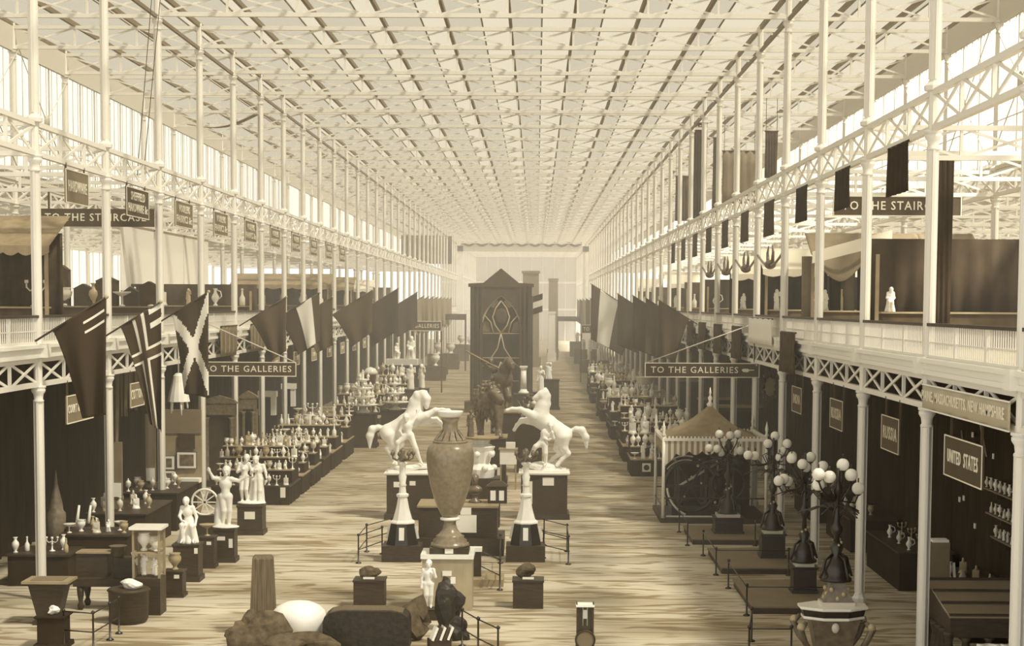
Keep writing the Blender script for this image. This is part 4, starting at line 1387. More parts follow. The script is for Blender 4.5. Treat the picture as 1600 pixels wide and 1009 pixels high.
def stand(s, xe, y0, L, desc, heights, n_per, big=1.0, w=3.1, bright=0.5):
    """draped stepped stand with its wares; xe = edge beside the nave, y0 = end facing the viewer"""
    xc = xe + s * w / 2
    t = thing('display_stand', desc, 'stand', (xc, y0, 0))
    h0 = heights[0]
    sk = MB()
    n = 40
    pts = []
    for i in range(n):
        u = i / n * 4
        side, f = int(u), u % 1
        wav = 0.03 * math.sin(i * 2.2)
        cor = [(-w / 2, 0), (w / 2, 0), (w / 2, L), (-w / 2, L), (-w / 2, 0)]
        a, c = cor[side], cor[side + 1]
        nx, ny = (c[1] - a[1]), -(c[0] - a[0])
        ln = math.hypot(nx, ny)
        pts.append((a[0] + (c[0] - a[0]) * f + nx / ln * wav, a[1] + (c[1] - a[1]) * f + ny / ln * wav))
    vs_ = [(x, y, 0) for x, y in pts] + [(x, y, h0 - .04) for x, y in pts]
    sk.add(vs_, [(i, (i + 1) % n, n + (i + 1) % n, n + i) for i in range(n)])
    sk.build('skirt', M_DARK, t)
    MB().box(-w / 2 - .03, w / 2 + .03, -.03, L + .03, h0 - .05, h0).build('table_top', M_TAN if rnd.random() < .5 else M_WOOD, t)
    m = len(heights)
    for i in range(1, m):
        ya = L * (0.15 + 0.85 * i / m)
        yb = L * (0.15 + 0.85 * (i + 1) / m)
        MB().box(-w / 2 + .05, w / 2 - .05, ya, yb, h0, heights[i]).build('riser', M_DARK, t)
        MB().box(-w / 2 + .03, w / 2 - .03, ya - .03, yb, heights[i], heights[i] + .03).build('shelf', M_TAN, t)
    tiers = ('front', 'second', 'third', 'top', 'upper')
    short = desc.split(' with ')[0]
    cnts = {}
    for i in range(m):
        yy = y0 + (L * 0.09 if i == 0 else L * (0.15 + 0.85 * (i + .45) / m))
        z = heights[i] + (.03 if i else 0)
        k = round(n_per[i] * 1.5)
        for q in range(k):
            kind = OKEYS[rnd.randrange(len(OKEYS))]
            tone = 0 if rnd.random() < bright else (1 if rnd.random() < .65 else 2)
            x = xc - w / 2 + w * (q + .5) / k + rnd.uniform(-.04, .04)
            sc = big * rnd.uniform(.6, 1.2)
            nm = kind.replace('_', ' ')
            key = (i, kind, tone)
            cnts[key] = cnts.get(key, 0) + 1
            o = '' if cnts[key] == 1 else f'{ORD[cnts[key] - 1]} '
            ornament(kind, tone, (x, yy + rnd.uniform(-.12, .1), z), sc, f'{o}{SHADE[tone]} {nm}, {tiers[i]} row of {short}', f'wares on {short}')
    return t


# ================================================================== right-hand side
XR = 6.75
stand(1, XR, 78.2, 3.6, 'stand bearing a square white badge with white glass ornaments', [.8, 1.25, 1.8, 2.3], [5, 7, 7, 6], 1.5, 3.0, .85)
g = G(1012, 738)
bd = thing('badge_card', 'square white card with a dark ring on the stand skirt', 'card', (7.45, 78.165, 0.42))
MB().box(-.2, .2, -.03, 0, -.2, .2).build('card', M_CARD, bd)
c_ = MB().lathe([(.13, 0), (.13, .012), (.1, .014), (.1, 0)], n=20)
c_.v = [(x, -.03 - z, y) for x, y, z in c_.v]
c_.build('ring', M_INK, bd)
for k, (y0, nm) in enumerate(((85.5, 'first stand past the white-badge stand'), (92.5, 'second stand past the white-badge stand'), (99.5, 'third stand past the white-badge stand'), (107.0, 'fourth stand past the white-badge stand'),
                              (115.0, 'fifth stand past the white-badge stand'), (125.0, 'stand beside the seated white pair'), (136.0, 'second stand past the seated white pair'), (149.0, 'last stand before the distant sign'))):
    hs = ([.8, 1.4, 2.0, 2.6], [.75, 1.3, 1.9], [.8, 1.5, 2.3], [.8, 1.4, 1.9])[k % 4]
    stand(1, XR + (.2 if k % 2 else 0), y0, 4.6 if k < 5 else 6.0, nm + ' with glittering wares', hs, [4, 5, 5, 4][:len(hs)], 1.5 if k < 4 else 1.9, 3.2, .55)
q = A(947, 607, 121)
pedestal('dark pedestal under the seated white pair', (q.x, 121, 0), 1.3, 1.2, q.z, M_WOOD)
tag(put('statue', ORN['seated_figurine'][0], None, (q.x, 121, q.z), .4, 3.6), 'seated white pair beyond the glittering stands', 'statue')
# tall pieces behind the glittering stands
for px, Yd, zt, wd, lab, m in ((1030, 96, 2.6, 1.7, 'dark upright case behind the second stand', M_WOOD), (1060, 84, 2.9, 2.2, 'dark square cabinet behind the tent', M_WOOD), (1003, 112, 2.9, 1.6, 'dark cabinet behind the glittering stands', M_DARK)):
    q = A(px, 600, Yd)
    t = thing('cabinet', lab, 'cabinet', (max(q.x, W + 1.45), Yd, 0))
    MB().cbox((0, 0, 0), (wd, .8, zt)).build('body', m, t)
    MB().cbox((0, 0, zt), (wd + .15, .9, .12)).build('cornice', M_TAN, t)
    MB().box(-wd / 2 + .15, wd / 2 - .15, -.44, -.4, .3, zt - .2).build('door', M_DARK, t)
q = A(1017, 600, 110)
un = thing('garden_urn', 'large white urn on tall stem among the stands', 'urn', (9.6, 113.3, 0))
MB().cbox((0, 0, 0), (.9, .9, 1.9)).build('pedestal_block', M_WOOD, un)
MB().lathe([(.35, 1.9), (.35, 2.0), (.14, 2.1), (.14, 2.4), (.5, 2.7), (.62, 3.1), (.66, 3.15), (.5, 3.1)], n=18).build('bowl', M_PORC, un)

# ---- canopy tent over the machine
M_STRIPE = bpy.data.materials.new('striped_awning')
M_STRIPE.use_nodes = True
_nt = M_STRIPE.node_tree
_b = _nt.nodes['Principled BSDF']
_b.inputs['Roughness'].default_value = 0.9
_tc = _nt.nodes.new('ShaderNodeTexCoord')
_wv = _nt.nodes.new('ShaderNodeTexWave')
_wv.inputs['Scale'].default_value = 1.5
_rp = _nt.nodes.new('ShaderNodeValToRGB')
_rp.color_ramp.interpolation = 'CONSTANT'
_rp.color_ramp.elements[0].color = (0.33, 0.26, 0.165, 1)
_rp.color_ramp.elements[1].color = (0.74, 0.7, 0.58, 1)
_rp.color_ramp.elements[1].position = 0.5
_nt.links.new(_tc.outputs['Object'], _wv.inputs['Vector'])
_nt.links.new(_wv.outputs['Fac'], _rp.inputs[0])
_nt.links.new(_rp.outputs[0], _b.inputs['Base Color'])
M_AWN = mat('awning_cloth', (0.28, 0.22, 0.135), 0.9, 0.1, var=0.2, vscale=4)
tx0, tx1, ty0, ty1 = 6.98, 10.75, 61.6, 65.6
zE = 3.06
tn = thing('canopy_tent', 'square tent canopy with striped scalloped valance', 'tent', ((tx0 + tx1) / 2, (ty0 + ty1) / 2, 0))
hx, hy = (tx1 - tx0) / 2, (ty1 - ty0) / 2
for sx in (-1, 1):
    for sy in (-1, 1):
        p_ = MB().tube([(sx * hx, sy * hy, 0), (sx * hx, sy * hy, zE + .1)], .06, 8).build('pole', M_PORC, tn)
        MB().lathe([(.05, zE + .1), (.1, zE + .16), (.04, zE + .25), (.07, zE + .4), (.005, zE + .7)], (sx * hx, sy * hy, 0), 8).build('spike', M_PORC, p_)
apex = (0, 0, 4.25)
cn = [(-hx, -hy, zE), (hx, -hy, zE), (hx, hy, zE), (-hx, hy, zE)]
for i in range(4):
    a, c = Vector(cn[i]), Vector(cn[(i + 1) % 4])
    vs_, fs_ = [], []
    for r in range(7):
        f = r / 6
        for k in range(9):
            p = (a + (c - a) * k / 8) * (1 - f) + Vector(apex) * f
            p.z -= 0.22 * math.sin(math.pi * f) + 0.05 * (1 - f) * math.sin(math.pi * k / 8)
            vs_.append(p)
            if r and k:
                o = r * 9 + k
                fs_.append((o - 10, o - 9, o, o - 1))
    MB().add(vs_, fs_, True).build('roof_slope', M_AWN, tn)
    vs_, fs_ = [], []
    for k in range(65):
        p = a + (c - a) * k / 64
        p = p + Vector((p.x, p.y, 0)).normalized() * .02
        d = .42 + .14 * abs(math.sin(k * math.pi / 8))
        if i in (0, 3) and False:
            d = 1
        e = 0.55 * (abs(k / 32 - 1) ** 6)
        vs_ += [(p.x, p.y, zE), (p.x, p.y, zE - d - e)]
        if k:
            fs_.append((2 * k - 2, 2 * k - 1, 2 * k + 1, 2 * k))
    m = M_STRIPE
    MB().add(vs_, fs_).build('valance', m, tn)
    MB().bar(a, c, .12, .1).build('eave_rail', M_PORC, tn)
    for k in range(28):
        p = a + (c - a) * (k + .5) / 28
        MB().cbox((p.x, p.y, zE + .05), (.06, .06, .07)).build('crest', M_PORC, tn)
MB().lathe([(.1, 4.15), (.14, 4.25), (.05, 4.35), (.09, 4.5), (.02, 4.6), (.05, 4.68), (.005, 4.9)], n=10).build('finial', M_PORC, tn)
MB().box(-hx - .1, hx + .1, -hy - .1, hy + .1, 0, .16).build('floor_board', M_WOOD, tn)
for sy in (-1, 1):
    MB().bar((-hx, sy * hy, .9), (hx, sy * hy, .9), .05).build('rail', M_BLACK, tn)
MB().bar((-hx, -hy, .55), (-hx, hy, .55), .05).build('rail', M_BLACK, tn)
MB().box(-hx + .4, hx - .1, hy - .12, hy - .06, .16, zE).build('back_cloth', M_DARK, tn)
# the machine inside
mc = thing('iron_machine', 'black iron machine with curved bright arms and a wheel under the tent', 'machine', ((tx0 + tx1) / 2 - .3, (ty0 + ty1) / 2 - .2, .16))


def ring(c, r, w, n=28, ax='y', a0=0, a1=360, rr=None):
    pts = []
    for i in range(n + 1):
        t = math.radians(a0 + (a1 - a0) * i / n)
        pts.append((c[0] + r * math.cos(t), c[1], c[2] + r * math.sin(t)) if ax == 'y' else (c[0], c[1] + r * math.cos(t), c[2] + r * math.sin(t)))
    return MB().tube(pts, w, 6)


ring((-.5, -.9, 1.1), .95, .07).build('fly_wheel', M_BLACK, mc)
for k in range(6):
    t = k * math.pi / 3
    MB().bar((-.5, -.9, 1.1), (-.5 + .93 * math.cos(t), -.9, 1.1 + .93 * math.sin(t)), .06).build('spoke', M_BLACK, mc)
ring((-.7, -1.1, 1.25), 1.0, .035, 14, 'y', 75, 150).build('curved_arm', M_PORC, mc)
ring((-.7, -1.1, 1.25), .85, .025, 14, 'y', 75, 145).build('curved_arm', M_SILV, mc)
ring((-.2, -1.2, 1.15), 1.2, .045, 14, 'y', 185, 245).build('curved_rail', M_PORC, mc)
MB().box(-1.2, 1.4, -.9, .9, 0, .35).build('bed', M_BLACK, mc)
for x in (-.9, .1, 1.1):
    for y in (-.7, .7):
        MB().lathe([(.14, .35), (.14, .45), (.07, .55), (.08, 1.7), (.14, 1.8), (.14, 1.9)], (x, y, 0), 10).build('standard', M_BLACK, mc)
MB().box(-1.0, 1.2, -.8, .8, 1.9, 2.02).build('entablature', M_BLACK, mc)
MB().lathe([(.35, .35), (.35, 1.3), (.3, 1.4)], (.6, 0, 0), 16).build('cylinder', M_BLACK, mc)
MB().tube([(.6, 0, 1.4), (.6, 0, 1.9), (-.9, -.8, 1.1)], .05, 6).build('connecting_rod', M_SILV, mc)
ring((.9, -.95, 1.2), .6, .05).build('small_wheel', M_BLACK, mc)
for k in range(10):
    MB().sphere((rnd.uniform(-1.2, 1.3), -1.0 + rnd.uniform(-.1, .1), rnd.uniform(.5, 2.3)), rnd.uniform(.03, .06), 6, 5).build('oil_cup', M_SILV, mc)
MB().box(-1.45, .35, -1.62, -1.55, .02, .07).build('guide_bar', M_PORC, mc)


# ---- cast-iron lamps with globes
def globe_lamp(px, Yd, ppx, z0, ped_w, ped_h, top_z, globes, label, ped_label, ped=True):
    q = A(ppx, 800, Yd)
    x = q.x
    if ped:
        p = pedestal(ped_label, (x, Yd, z0), ped_w, ped_w, ped_h, M_BLACK, 0, .05, .04)
        MB().cbox((0, 0, ped_h), (ped_w * .82, ped_w * .82, .1)).build('moulding', M_SILV, p)
        zb = z0 + ped_h + .1
    else:
        zb = z0
    t = thing('globe_lamp', label, 'lamp', (x, Yd, zb))
    H = top_z - zb
    MB().lathe([(.36, 0), (.36, .06), (.28, .12), (.33, .25), (.22, .45), (.1, .6), (.16, .75), (.08, .9)], n=10).build('foot', M_BLACK, t)
    for k in range(4):
        a = math.pi / 2 * k + .5
        ca, sa = math.cos(a), math.sin(a)
        MB().tube([(.12 * ca, .12 * sa, .6), (.3 * ca, .3 * sa, .5), (.38 * ca, .38 * sa, .25), (.45 * ca, .45 * sa, .08)], .035, 6).build('foot_scroll', M_BLACK, t)
    MB().lathe([(.08, .85), (.06, H * .4), (.12, H * .43), (.14, H * .47), (.06, H * .52), (.05, H * .75), (.12, H * .79), (.12, H * .84), (.04, H * .9), (.03, H)], n=10).build('stem', M_BLACK, t)
    for k in range(8):
        MB().sphere((.1 * math.cos(k), .1 * math.sin(k), H * .2 + .06 * k), .04, 6, 4).build('boss', M_GILT, t)
    for k, (gx_, gy_) in enumerate(globes):
        dy = (((k * 37) % 7) / 7 - .5) * .9
        w_ = A(gx_, gy_, Yd + dy)
        px_, pz_ = w_.x - x, w_.z - zb
        zj = min(pz_ - .05, H * .8)
        mx = px_ * .55
        arm = MB().tube([(0, 0, zj), (mx * .5, dy * .3, zj - .22), (px_ * .85, dy * .8, pz_ - .32), (px_, dy, pz_ - .14)], .022, 6).build('branch', M_BLACK, t)
        MB().tube([(mx * .5, dy * .3, zj - .2), (mx * .8, dy * .5, zj + .05), (mx * .45, dy * .4, zj + .12)], .016, 5).build('scroll', M_BLACK, arm)
        gl_ = MB().sphere((px_, dy, pz_), .145, 14, 10).build('globe', M_GLOBE, t)
        MB().tube([(px_, dy, pz_ + .14), (px_, dy, pz_ + .24)], .018, 6).build('chimney_tip', M_BLACK, gl_)
        MB().lathe([(.03, -.17), (.07, -.14), (.07, -.1)], (px_, dy, pz_), 8).build('gallery_ring', M_BLACK, gl_)
    for k in range(10):
        a = k * .63
        r_ = .5 + .2 * (k % 3)
        MB().tube([(.04 * math.cos(a), .04 * math.sin(a), H * .55 + .04 * k), (r_ * .5 * math.cos(a), r_ * .5 * math.sin(a), H * .66), (r_ * math.cos(a), r_ * math.sin(a), H * .6)], .018, 5).build('leaf_spray', M_BLACK, t)
    return t


globe_lamp(0, 57.6, 1137, 0.2, .95, .55, 3.7, [(1124, 678), (1141, 680), (1153, 678), (1108, 700), (1121, 701), (1127, 707), (1157, 704)], 'iron lamp with small globes standing before the tent', 'wide low dark pedestal before the tent')
globe_lamp(0, 52.0, 1207, 0.2, .72, .75, 3.9, [(1169, 711), (1180, 712), (1200, 693), (1211, 681), (1230, 693), (1218, 714), (1224, 705), (1238, 712)], 'iron lamp with a ring of globes beside the tent', 'dark pedestal of the lamp beside the tent')
globe_lamp(0, 45.6, 1257, 0.2, .62, .72, 4.0, [(1217, 751), (1225, 748), (1231, 752), (1237, 716), (1254, 725), (1259, 730), (1267, 714), (1286, 728)], 'iron lamp with three globes hanging in a cluster', 'dark pedestal with a white slip on its corner')
# marble-topped console with the nearest lamp
q = A(1301, 945, 37.6)
cs = thing('marble_console', 'bronze-legged console table with white octagonal marble top', 'table', (q.x, 37.6, 0))
for r0, z0_, z1_, nm, m in ((.82, 1.2, 1.27, 'marble_top', M_PORC), (.74, .98, 1.05, 'lower_moulding', M_PORC)):
    MB().lathe([(r0 * .96, z0_), (r0, z0_ + .02), (r0, z1_)], n=8, smooth=False, rot=_oct, sy=.72).build(nm, m, cs)
MB().lathe([(.72, 1.05), (.76, 1.2)], n=8, smooth=False, rot=_oct, sy=.72).build('frieze', M_BLACK, cs)
MB().taper((0, 0, .22), (.75, .6), (1.05, .8), .76).build('body', M_BRONZE, cs)
MB().lathe([(.5, .12), (.55, .16), (.5, .22)], n=8, smooth=False, rot=_oct, sy=.8).build('foot_slab', M_PORC, cs)
MB().sphere((0, -.42, .82), .09, 10, 8, (1, .5, 1.3)).build('mask', M_SILV, cs)
for sx in (-1, 1):
    for sy in (-1, 1):
        lg = MB().tube([(sx * .66, sy * .45, .96), (sx * .8, sy * .52, .8), (sx * .68, sy * .45, .5), (sx * .5, sy * .36, .25), (sx * .58, sy * .4, .03)], [.05, .09, .07, .05, .06], 8).build('leg', M_BRONZE, cs)
        MB().sphere((sx * .78, sy * .52, .85), .1, 8, 6).build('scroll_head', M_GILT, lg)
cb = thing('lamp_base', 'short bronze socle on the marble console', 'socle', (q.x + .1, 37.7, 1.27))
MB().cbox((0, 0, 0), (.75, .55, .08)).build('slab', M_SILV, cb)
MB().taper((0, 0, .08), (.66, .5), (.3, .3), .45).build('pyramid', M_BRONZE, cb)
for k in range(12):
    a = k * .52
    MB().sphere((.27 * math.cos(a), .22 * math.sin(a), .16 + .1 * (k % 3)), .06, 6, 5).build('relief', M_GILT, cb)
globe_lamp(0, 37.75, 1308, 1.8, 0, 0, 4.35, [(1279, 741), (1279, 757), (1317, 726), (1341, 763), (1296, 745), (1330, 742)], 'ornate iron lamp standing on the marble console', '', False)

# ---- platforms with rails on this side
for nm, x0, x1, ya, yb, rl in (('low platform under the tent-front lamp', 7.55, 10.4, 55.9, 59.3, (820, 1085)), ('low platform under the lamp beside the tent', 7.85, 10.6, 49.8, 53.8, None), ('low platform under the cluster lamp', 7.95, 10.6, 43.3, 47.6, None)):
    t = thing('low_platform', 'dark ' + nm, 'platform', ((x0 + x1) / 2, (ya + yb) / 2, 0))
    MB().cbox((0, 0, 0), (x1 - x0, yb - ya, .16)).build('frame', M_WOOD, t)
    MB().cbox((0, 0, .16), (x1 - x0 + .06, yb - ya + .06, .04)).build('deck', M_SIGN2, t)
    barrier('iron rail round the ' + nm, [(x1 - .8, ya - .25), (x0 - .2, ya - .25), (x0 - .2, yb - .4)], (.75,), .82)
barrier('iron rail before the marble console', [gxy(1236, 1034), gxy(1170, 1034), gxy(1174, 1002)], (.75,), .82)

# ---- court under the gallery: desk case, cupboard, shelves
q = A(1446, 930, 36.8)
dc = thing('desk_case', 'sloping glass-topped desk case below the UNITED STATES board', 'display case', (12.15, 36.9, 0))
MB().prism([(-.95, -1.1, .9), (.95, -1.1, .9), (.95, -1.1, 1.35), (-.95, -1.1, 1.35)], (0, .08, 0)).build('front_board', M_WOOD, dc)
MB().prism([(-.95, -1.02, 1.0), (-.95, 1.1, 1.0), (-.95, 1.1, 1.75), (-.95, -1.02, 1.35)], (.06, 0, 0)).build('side_board', M_WOOD, dc)
MB().prism([(.89, -1.02, 1.0), (.89, 1.1, 1.0), (.89, 1.1, 1.75), (.89, -1.02, 1.35)], (.06, 0, 0)).build('side_board', M_WOOD, dc)
MB().prism([(-.98, -1.14, 1.33), (-.98, 1.12, 1.76), (-.98, 1.12, 1.8), (-.98, -1.14, 1.38)], (1.96, 0, 0)).build('top_glass', mat('case_top', (0.3, 0.245, 0.165), 0.15, 0.6), dc)
for k in range(4):
    y = -1.14 + 2.26 * k / 3
    MB().box(-.98, .98, y - .05, y + .05, 1.38 + .42 * k / 3, 1.42 + .42 * k / 3).build('glazing_bar', M_WOOD, dc)
for k in range(6):
    MB().lathe([(.12, 0), (.14, .05), (.1, .12), (.12, .5), (.08, .8), (.13, .95), (.13, 1.02)], (-.95, -1.0 + .4 * k, 0), 10).build('baluster_leg', M_WOOD, dc)
for k in range(4):
    MB().lathe([(.12, 0), (.14, .05), (.1, .12), (.12, .5), (.08, .8), (.13, .9)], (-.6 + .5 * k, -1.05, 0), 10).build('baluster_leg', M_WOOD, dc)
MB().box(-.9, .9, -.8, .9, .25, .32).build('lower_shelf', M_WOOD, dc)
for px, lab in ((1545, 'crumpled white sheet leaning under the desk case'), (1582, 'second white sheet hanging by the desk case')):
    q = A(px, 985, 35.5)
    vs_, fs_ = [], []
    for i in range(9):
        for k in range(9):
            vs_.append((-.28 + .07 * i, .05 * math.sin(i * 1.3 + k * .4), .0 + .85 * k / 8))
            if i and k:
                o = i * 9 + k
                fs_.append((o - 10, o - 1, o, o - 9))
    b = MB().add(vs_, fs_, True)
    o = b.build('white_sheet', M_CARD, None, (q.x, 35.4, 0.0))
    sm = o.modifiers.new('thickness', 'SOLIDIFY')
    sm.thickness = 0.02
    tag(o, lab, 'cloth')
q = A(1468, 870, 40.5)
cp = thing('cupboard', 'plain upright cupboard with a pale sheet on top, behind the column', 'cupboard', (q.x, 41.0, 0))
MB().cbox((0, 0, 0), (.62, .55, 2.25)).build('body', M_SIGN2, cp)
MB().box(-.29, .29, -.3, -.275, .1, 2.15).build('door', M_SIGN2, cp)
MB().cbox((.1, 0, 2.25), (.4, .4, .06)).build('sheet', M_CARD, cp)
MB().bar((.5, -.2, .7), (.44, -.1, 1.75), .06).build('leaning_rod', M_CARD, cp)
for k, (zz, y0, y1) in enumerate(((3.35, 38.5, 43.5), (2.75, 38.3, 43.0), (2.2, 38.2, 42.5))):
    sh = thing('wall_shelf', f'{("top", "middle", "lowest")[k]} wall shelf of small bright wares in the dark court', 'shelf', (W + 3.05, (y0 + y1) / 2, zz))
    L_ = y1 - y0
    MB().box(-.2, .2, -L_ / 2, L_ / 2, -.04, 0).build('board', M_SIGN2, sh)
    for i in range(3):
        MB().box(-.02, .2, -L_ / 2 + L_ * (i + .5) / 3 - .02, -L_ / 2 + L_ * (i + .5) / 3 + .02, -.25, -.04).build('bracket', M_WOOD, sh)
    for i in range(12):
        kd = OKEYS[rnd.randrange(len(OKEYS))]
        ornament(kd, 0 if i % 3 == 0 else 1, (W + 2.95, y0 + L_ * (i + .5) / 12, zz), .62, f'small {kd.replace("_", " ")}, {ORD[i]} along the {("top", "middle", "lowest")[k]} court shelf', 'wares on the court shelves')
# dark counters behind the first columns of this side
for j in (0, 1, 2, 3):
    c = thing('court_counter', f'dark draped counter in the {ORD[j]} court beyond the desk case', 'counter', (W + 2.3, Y(j) + 4.6, 0))
    MB().cbox((0, 0, 0), (1.5, 4.6, 1.05)).build('drape', M_DARK, c)
    MB().cbox((0, 0, 1.05), (1.6, 4.7, .05)).build('top', M_WOOD, c)
    for i in range(6):
        kd = OKEYS[(i * 5 + j) % len(OKEYS)]
        ornament(kd, (0, 2, 1, 2)[i % 4], (W + 1.9 + .5 * (i % 2), Y(j) + 2.7 + .65 * i, 1.1), .85, f'{kd.replace("_", " ")} standing {ORD[i]} on the counter of the {ORD[j]} dark court', 'wares on the court counters')
tp = thing('trophy', 'trophy of crossed rods and small cards on the dark court hanging', 'trophy', (W + 3.33, 46.0, 3.0))
for a, b_ in (((-1.2, 1.0), (-.3, 2.0)), ((.9, .4), (1.5, 1.5))):
    MB().tube([(0, a[0], a[1]), (0, b_[0], b_[1])], .025, 6).build('rod', M_TAN, tp)
for k in range(9):
    y, z = rnd.uniform(-2, 2.4), rnd.uniform(-1, 1.6)
    MB().box(-.03, 0, y - .07, y + .07, z - .07, z + .07).build('card', M_CARD, tp)
# ================================================================== left-hand side
XL = -7.45
for (y0, L_, hs, npr, big, nm) in (
        (66.2, 3.0, [.76, 1.25, 1.7, 2.1], [6, 9, 9, 9], 1.05, 'stand behind the white pair of figures'),
        (69.9, 2.4, [.8, 1.2, 1.6], [6, 6, 6], 1.1, 'second stand of the white-figure row'),
        (73.0, 3.0, [.8, 1.3, 1.7], [5, 6, 6], 1.2, 'third stand of the white-figure row'),
        (76.8, 2.6, [.85, 1.25], [6, 6], 1.2, 'fourth stand of the white-figure row'),
        (80.2, 4.2, [.85, 1.4, 1.9], [6, 6, 6], 1.3, 'fifth stand of the white-figure row'),
        (85.6, 4.2, [.9, 1.5, 2.0], [6, 6, 5], 1.4, 'sixth stand of the white-figure row'),
        (104.0, 6.0, [.9, 1.5, 2.1], [4, 5, 5], 1.7, 'stand past the tiered white centrepieces'),
        (128.0, 8.0, [.9, 1.6, 2.2], [4, 5, 5], 2.0, 'far stand below the distant sign')):
    stand(-1, XL, y0, L_, nm + ' with crowded wares', hs, npr, big, 3.1, .6)
# slips pinned on the skirts
for k, (y0, z) in enumerate(((69.87, .55), (66.17, .5))):
    c = MB().box(-.1, .1, -.02, 0, -.2, .2).build('paper_slip', M_CARD, None, (XL - .25, y0, z))
    tag(c, f'white paper slip pinned on the {("second stand skirt", "front stand skirt")[k]}', 'card')

# tall tiered centrepieces
def centrepiece(px, py, Yd, H, tiers, label, pl):
    q = A(px, py, Yd)
    pedestal(pl, (q.x, Yd, 0), 1.5, 1.4, q.z, M_DARK)
    t = thing('centrepiece', label, 'centrepiece', (q.x, Yd, q.z))
    MB().lathe([(.4, 0), (.4, .08), (.18, .2), (.1, .5), (.08, H)], n=12).build('stem', M_PORC, t)
    for i in range(tiers):
        z = .45 + (H - .5) * i / max(1, tiers - 1)
        r = .85 * (1 - .55 * i / max(1, tiers - 1))
        MB().lathe([(.08, z - .12), (r * .9, z - .03), (r, z + .04), (r * .85, z)], n=18).build('dish', M_PORC, t)
        n = 9 - 2 * i
        for k in range(n):
            a = 2 * math.pi * k / n
            put('cup', ORN['vase' if i % 2 else 'covered_cup'][0], t, (r * .78 * math.cos(a), r * .78 * math.sin(a), z), 0, .8)
    put('crowning_figure', ORN['figurine'][0], t, (0, 0, H - .05), 0, 1.3)
    return t


centrepiece(567, 645, 93.5, 1.9, 4, 'white tiered centrepiece crowded with cups', 'dark pedestal under the tiered centrepiece')
centrepiece(617, 640, 99.5, 1.6, 3, 'second white tiered centrepiece with figures', 'dark pedestal under the second tiered centrepiece')
q = A(505, 665, 90)
st = thing('shell_group', 'white shell-shaped dish on the sixth stand end', 'dish', (A(630, 660, 101).x, 101.8, 0))
MB().lathe([(.3, 1.0), (.12, 1.1), (.14, 1.25), (.75, 1.55), (.8, 1.62), (.6, 1.55)], n=18, sx=1.0, sy=.6).build('dish', M_PORC, st)
MB().cbox((0, 0, 0), (.9, .8, 1.0)).build('block', M_DARK, st)
for px, py, Yd, lab in ((642, 608, 116, 'white standing statue past the centrepieces'), (659, 606, 121, 'white draped statue leaning forward past the centrepieces')):
    q = A(px, py, Yd)
    pedestal('dark pedestal under the ' + lab.replace('white ', ''), (q.x, Yd, 0), 1.0, 1.0, q.z, M_WOOD)
    tag(put('statue', ORN['figurine'][0], None, (q.x, Yd, q.z), .3 if px < 650 else -.4, 4.0), lab, 'statue')
q = A(640, 570, 140)
pedestal('broad dark pedestal under the distant white group', (q.x - .6, 140, 0), 2.9, 2.0, q.z, M_DARK)
sg_ = thing('statue_group', 'large distant white statue group below the far sign', 'statue', (q.x - .2, 140, q.z))
MB().cbox((-.4, 0, 0), (2.6, 1.4, .5)).build('base', M_PLASTER, sg_)
put('seated_figure', ORN['seated_figurine'][0], sg_, (.3, 0, .5), 0, 5.0)
put('kneeling_figure', ORN['seated_figurine'][0], sg_, (-.9, 0, .45), .8, 3.6)
q = A(585, 570, 105)
tp2 = thing('table_fountain', 'small domed lamp on thin stand near the centrepieces', 'lamp', (q.x, 102.6, 0))
MB().lathe([(.4, 0), (.4, .1), (.07, .2), (.06, 3.0), (.3, 3.1), (.34, 3.6), (.4, 3.65)], n=12).build('stand', M_BRONZE, tp2)
MB().lathe([(.42, 3.65), (.44, 3.8), (.3, 4.0), (.02, 4.1)], n=14).build('dome', M_PORC, tp2)

# ---- white statues along the nave edge
def statue_on(px, py, ptop, pw, prims, slab, plab, cards=None, h=.02, k=.03, dy=.45, m=M_PLASTER, name='statue', lx=0.0):
    g = G(px, py)
    ph_ = (py - ptop) / PXM(g.y)
    pedestal(plab, (g.x, g.y + dy, 0), pw, pw * .95, ph_, M_WOOD, 0, .03, .05, cards)
    return tag(put(name, sdf_mesh(name, prims, h, k, m), None, (g.x + lx, g.y + dy, ph_)), slab, 'statue')


# raised-arm dancer
pr = person_prims(1.88, dict(hed=(.02, -.02, .93), shL=(-.1, 0, .8), elL=(-.2, -.02, .82), wrL=(-.25, -.05, .93), haL=(-.27, -.06, .99), shR=(.1, 0, .8), elR=(.22, 0, .77), wrR=(.33, -.02, .83), haR=(.38, -.02, .86),
                             knL=(-.03, -.03, .28), knR=(.06, .0, .28)), g=1.1)
pr += chain([(-.2, .1, .95), (-.24, .08, .5), (-.24, .06, .1)], [.09, .12, .14]) + [('e', (0, 0, .03), (.42, .34, .06))]
t_ = statue_on(349, 880, 826, .62, pr, 'white nude figure with arms flung wide', 'dark pedestal with tilted slips under the arms-wide figure', [(-.12, .75, .3, .12), (.2, .6, .12, .28)])
